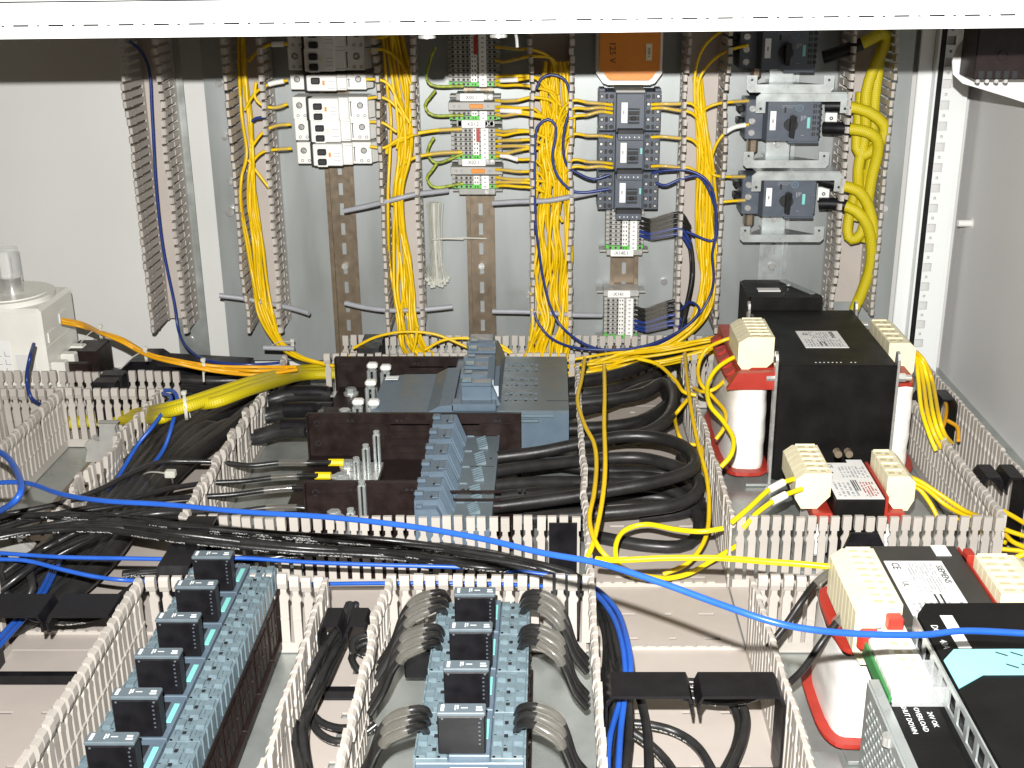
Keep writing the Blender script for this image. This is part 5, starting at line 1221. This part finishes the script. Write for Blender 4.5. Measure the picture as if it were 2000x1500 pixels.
blue('thin blue wire that dips to the front duct fingers', [(-20,1092,.075),(50,1095,.074),(120,1112,.070),(190,1127,.066),(260,1134,.062),(400,1139,.030),(560,1141,.035),(760,1139,.04),(950,1140,.04),(1120,1148,.045)], .0017)
blue('dark blue wire looping over the corner of the left comb duct', [(322,762,.085),(338,764,.088),(346,782,.085),(336,830,.07),(318,880,.05),(285,920,.04),(225,968,.035),(170,1010,.033),(128,1075,.035),(85,1160,.038),(18,1240,.04),(-30,1290,.04)], .0021, blu)
blue('second blue wire over the corner of the left comb duct', [(318,768,.08),(334,780,.085),(300,830,.075),(268,870,.060),(238,920,.045),(215,955,.04),(160,1020,.036),(118,1080,.036),(72,1165,.038),(8,1235,.04),(-30,1275,.04)], .0020, blu)
blue('blue wire in the right front duct, outer one passing under the retainer', [(1140,1138,.05),(1175,1158,.056),(1208,1198,.06),(1226,1255,.064),(1232,1310,.060),(1220,1345,.055),(1202,1400,.05),(1190,1450,.05),(1186,1530,.05)], .0021)
blue('blue wire in the right front duct, inner one passing under the retainer', [(1138,1142,.05),(1168,1164,.056),(1198,1205,.06),(1216,1260,.062),(1222,1320,.058),(1219,1370,.055),(1212,1430,.05),(1206,1530,.05)], .0021)
blue('dark blue wire beside the main switch diving into the comb duct', [(66,672,.12),(58,700,.115),(52,740,.09),(60,775,.075),(78,790,.06)], .0020, dblu)
# --- wires in the right front duct
for lb, L in (('black cable curving right beneath the wide retainer', [(1215,1325,.04),(1260,1340,.04),(1330,1358,.036),(1400,1371,.034),(1460,1366,.036),(1496,1350,.04)]),
      ('black cable looping down at the right of the wide retainer, outer', [(1290,1330,.03),(1380,1335,.03),(1430,1352,.026),(1456,1395,.022),(1450,1450,.02),(1415,1530,.02)]),
      ('black cable looping down at the right of the wide retainer, inner', [(1280,1338,.024),(1370,1345,.024),(1418,1365,.022),(1442,1405,.018),(1436,1460,.016),(1400,1530,.016)]),
      ('black cable arcing low over the duct floor towards the lower edge', [(1225,1412,.02),(1270,1416,.02),(1320,1430,.016),(1365,1462,.014),(1405,1530,.012)]),
      ('black cable leaving the bunch steeply towards the lower edge', [(1240,1335,.045),(1255,1380,.04),(1265,1440,.036),(1268,1530,.03)]),
      ('black cable slanting from the bunch at the very bottom', [(1235,1430,.03),(1270,1455,.025),(1300,1485,.02),(1330,1530,.02)])):
    wire('black_cable', lb, 'cable', fl(L), .0032, blkp, None, 10)
# --- loose yellow wires in the middle right duct
def yw(label, L, m=yel, r=.0021): return wire('yellow_wire', label, 'wire', fl(L), r, m)
yw('yellow wire winding down along the comb wall into the cross duct corner', [(1142,700,.09),(1136,740,.088),(1128,782,.088),(1142,830,.088),(1160,866,.088),(1165,908,.086),(1160,964,.086),(1151,1012,.084),(1162,1056,.080),(1190,1092,.07),(1240,1120,.05),(1300,1130,.04)])
yw('yellow wire hanging straight down right of the comb wall', [(1180,712,.09),(1181,770,.090),(1180,824,.090),(1182,908,.088),(1176,978,.084),(1160,1055,.078),(1146,1092,.07)])
yw('bright yellow wire stretched from the duct corner to the front transformer', [(1165,1092,.088),(1210,1094,.092),(1300,1090,.096),(1400,1090,.100),(1500,1097,.104),(1580,1103,.106),(1650,1110,.106)], yel2, .0024)
yw('bright yellow wire in a lying loop on the duct floor', [(1412,1032,.06),(1370,1038,.058),(1320,1034,.055),(1262,1024,.052),(1220,1036,.048),(1203,1064,.044),(1206,1098,.036),(1230,1122,.026),(1280,1131,.018),(1340,1122,.016),(1390,1095,.02),(1445,1062,.04)], yel2, .0023)
yw('yellow wire running down beside the right comb wall', [(1338,690,.09),(1342,740,.088),(1350,800,.080),(1364,870,.070),(1380,930,.060),(1385,990,.050),(1378,1050,.04),(1345,1098,.03),(1295,1122,.022)])
yw('yellow wire bowing across the rear cable coil', [(1245,700,.09),(1285,712,.088),(1318,742,.084),(1335,765,.080),(1360,772,.078)])
yw('yellow wire kinked behind the rear coil', [(1352,770,.07),(1325,802,.06),(1318,815,.05),(1326,850,.05),(1338,872,.04),(1345,890,.03)])
yw('short yellow wire poking through the right comb wall', [(1340,868,.05),(1368,872,.05),(1372,905,.045),(1378,925,.04)])
yw('yellow wire looping from the upper terminals of the large transformer', [(1450,655,.135),(1415,664,.132),(1380,682,.12),(1364,715,.105),(1368,748,.095),(1392,775,.085),(1416,805,.078),(1414,835,.07),(1398,858,.06)])
yw('yellow wire with sleeve looping lower left of the large transformer', [(1455,690,.125),(1425,702,.122),(1398,722,.115),(1382,752,.105),(1386,790,.098),(1412,822,.09),(1432,856,.082),(1428,888,.074),(1408,912,.064)], yel2, .0024)
yw('yellow wire crossing behind the other two transformer wires', [(1440,715,.10),(1418,740,.095),(1395,760,.09),(1372,765,.085),(1355,758,.08)])
for k in range(4):
    yw('yellow wire falling from the right terminals of the large transformer', [(1768+k*3,664+k*5,.125),(1788+k*5,696+k*2,.12),(1794+k*9,745,.105-k*.003),(1800+k*11,800+k*3,.090),(1814+k*10,846,.075),(1828+k*10,880-k*5,.06)], yel if k % 2 else yel2, .0022)['group'] = 'yellow wires right of the large transformer'
yw('amber wire coiled at the right duct retainer', [(1835,775,.06),(1848,790,.06),(1846,820,.055),(1838,842,.05)], org); yw('amber wire bent beyond the inner comb wall', [(1852,822,.06),(1870,835,.06),(1872,860,.055)], org)
for k, L in enumerate(([(1562,932,.085),(1530,942,.085),(1500,958,.082),(1465,990,.076),(1430,1020,.07)], [(1566,955,.080),(1535,966,.080),(1508,980,.076),(1475,1005,.07),(1452,1032,.06)])):
    a = yw(('upper', 'lower')[k]+' yellow wire with white sleeve at the small transformer', L, yel2, .0023); sleeve(a, fl([L[1], L[2]]), .0036, wht)
for k, L in enumerate(([(1772,930,.082),(1800,942,.08),(1850,975,.07),(1885,998,.06),(1912,1008,.05)], [(1770,938,.078),(1805,952,.076),(1845,985,.066),(1880,1004,.056),(1915,1012,.05)], [(1770,945,.075),(1795,955,.07),(1818,985,.06),(1832,1012,.05)],
      [(1960,998,.06),(1985,1012,.06),(2030,1040,.06)], [(1958,1032,.05),(1985,1042,.05),(2040,1058,.05)], [(1960,1040,.04),(1978,1058,.04),(2010,1072,.04)], [(1955,1072,.03),(1985,1075,.03),(2040,1080,.03)], [(1980,1092,.105),(2000,1082,.11),(2040,1070,.11)], [(1868,1010,.03),(1930,1046,.03),(1965,1060,.03)])):
    yw('yellow wire in the corner right of the small transformer', L)['group'] = 'yellow wires in the right corner'
for k, L in enumerate(([(1650,1106,.105),(1618,1118,.104),(1590,1142,.098),(1562,1180,.088),(1535,1220,.074),(1500,1265,.06)], [(1690,1185,.10),(1660,1194,.098),(1632,1218,.092),(1600,1262,.08),(1568,1308,.062),(1525,1348,.045)])):
    a = wire('grey_wire', ('upper', 'lower')[k]+' dark grey wire from the cream terminals of the front transformer', 'wire', fl(L), .0025, blk); sleeve(a, fl(L[1:3]), .0042)
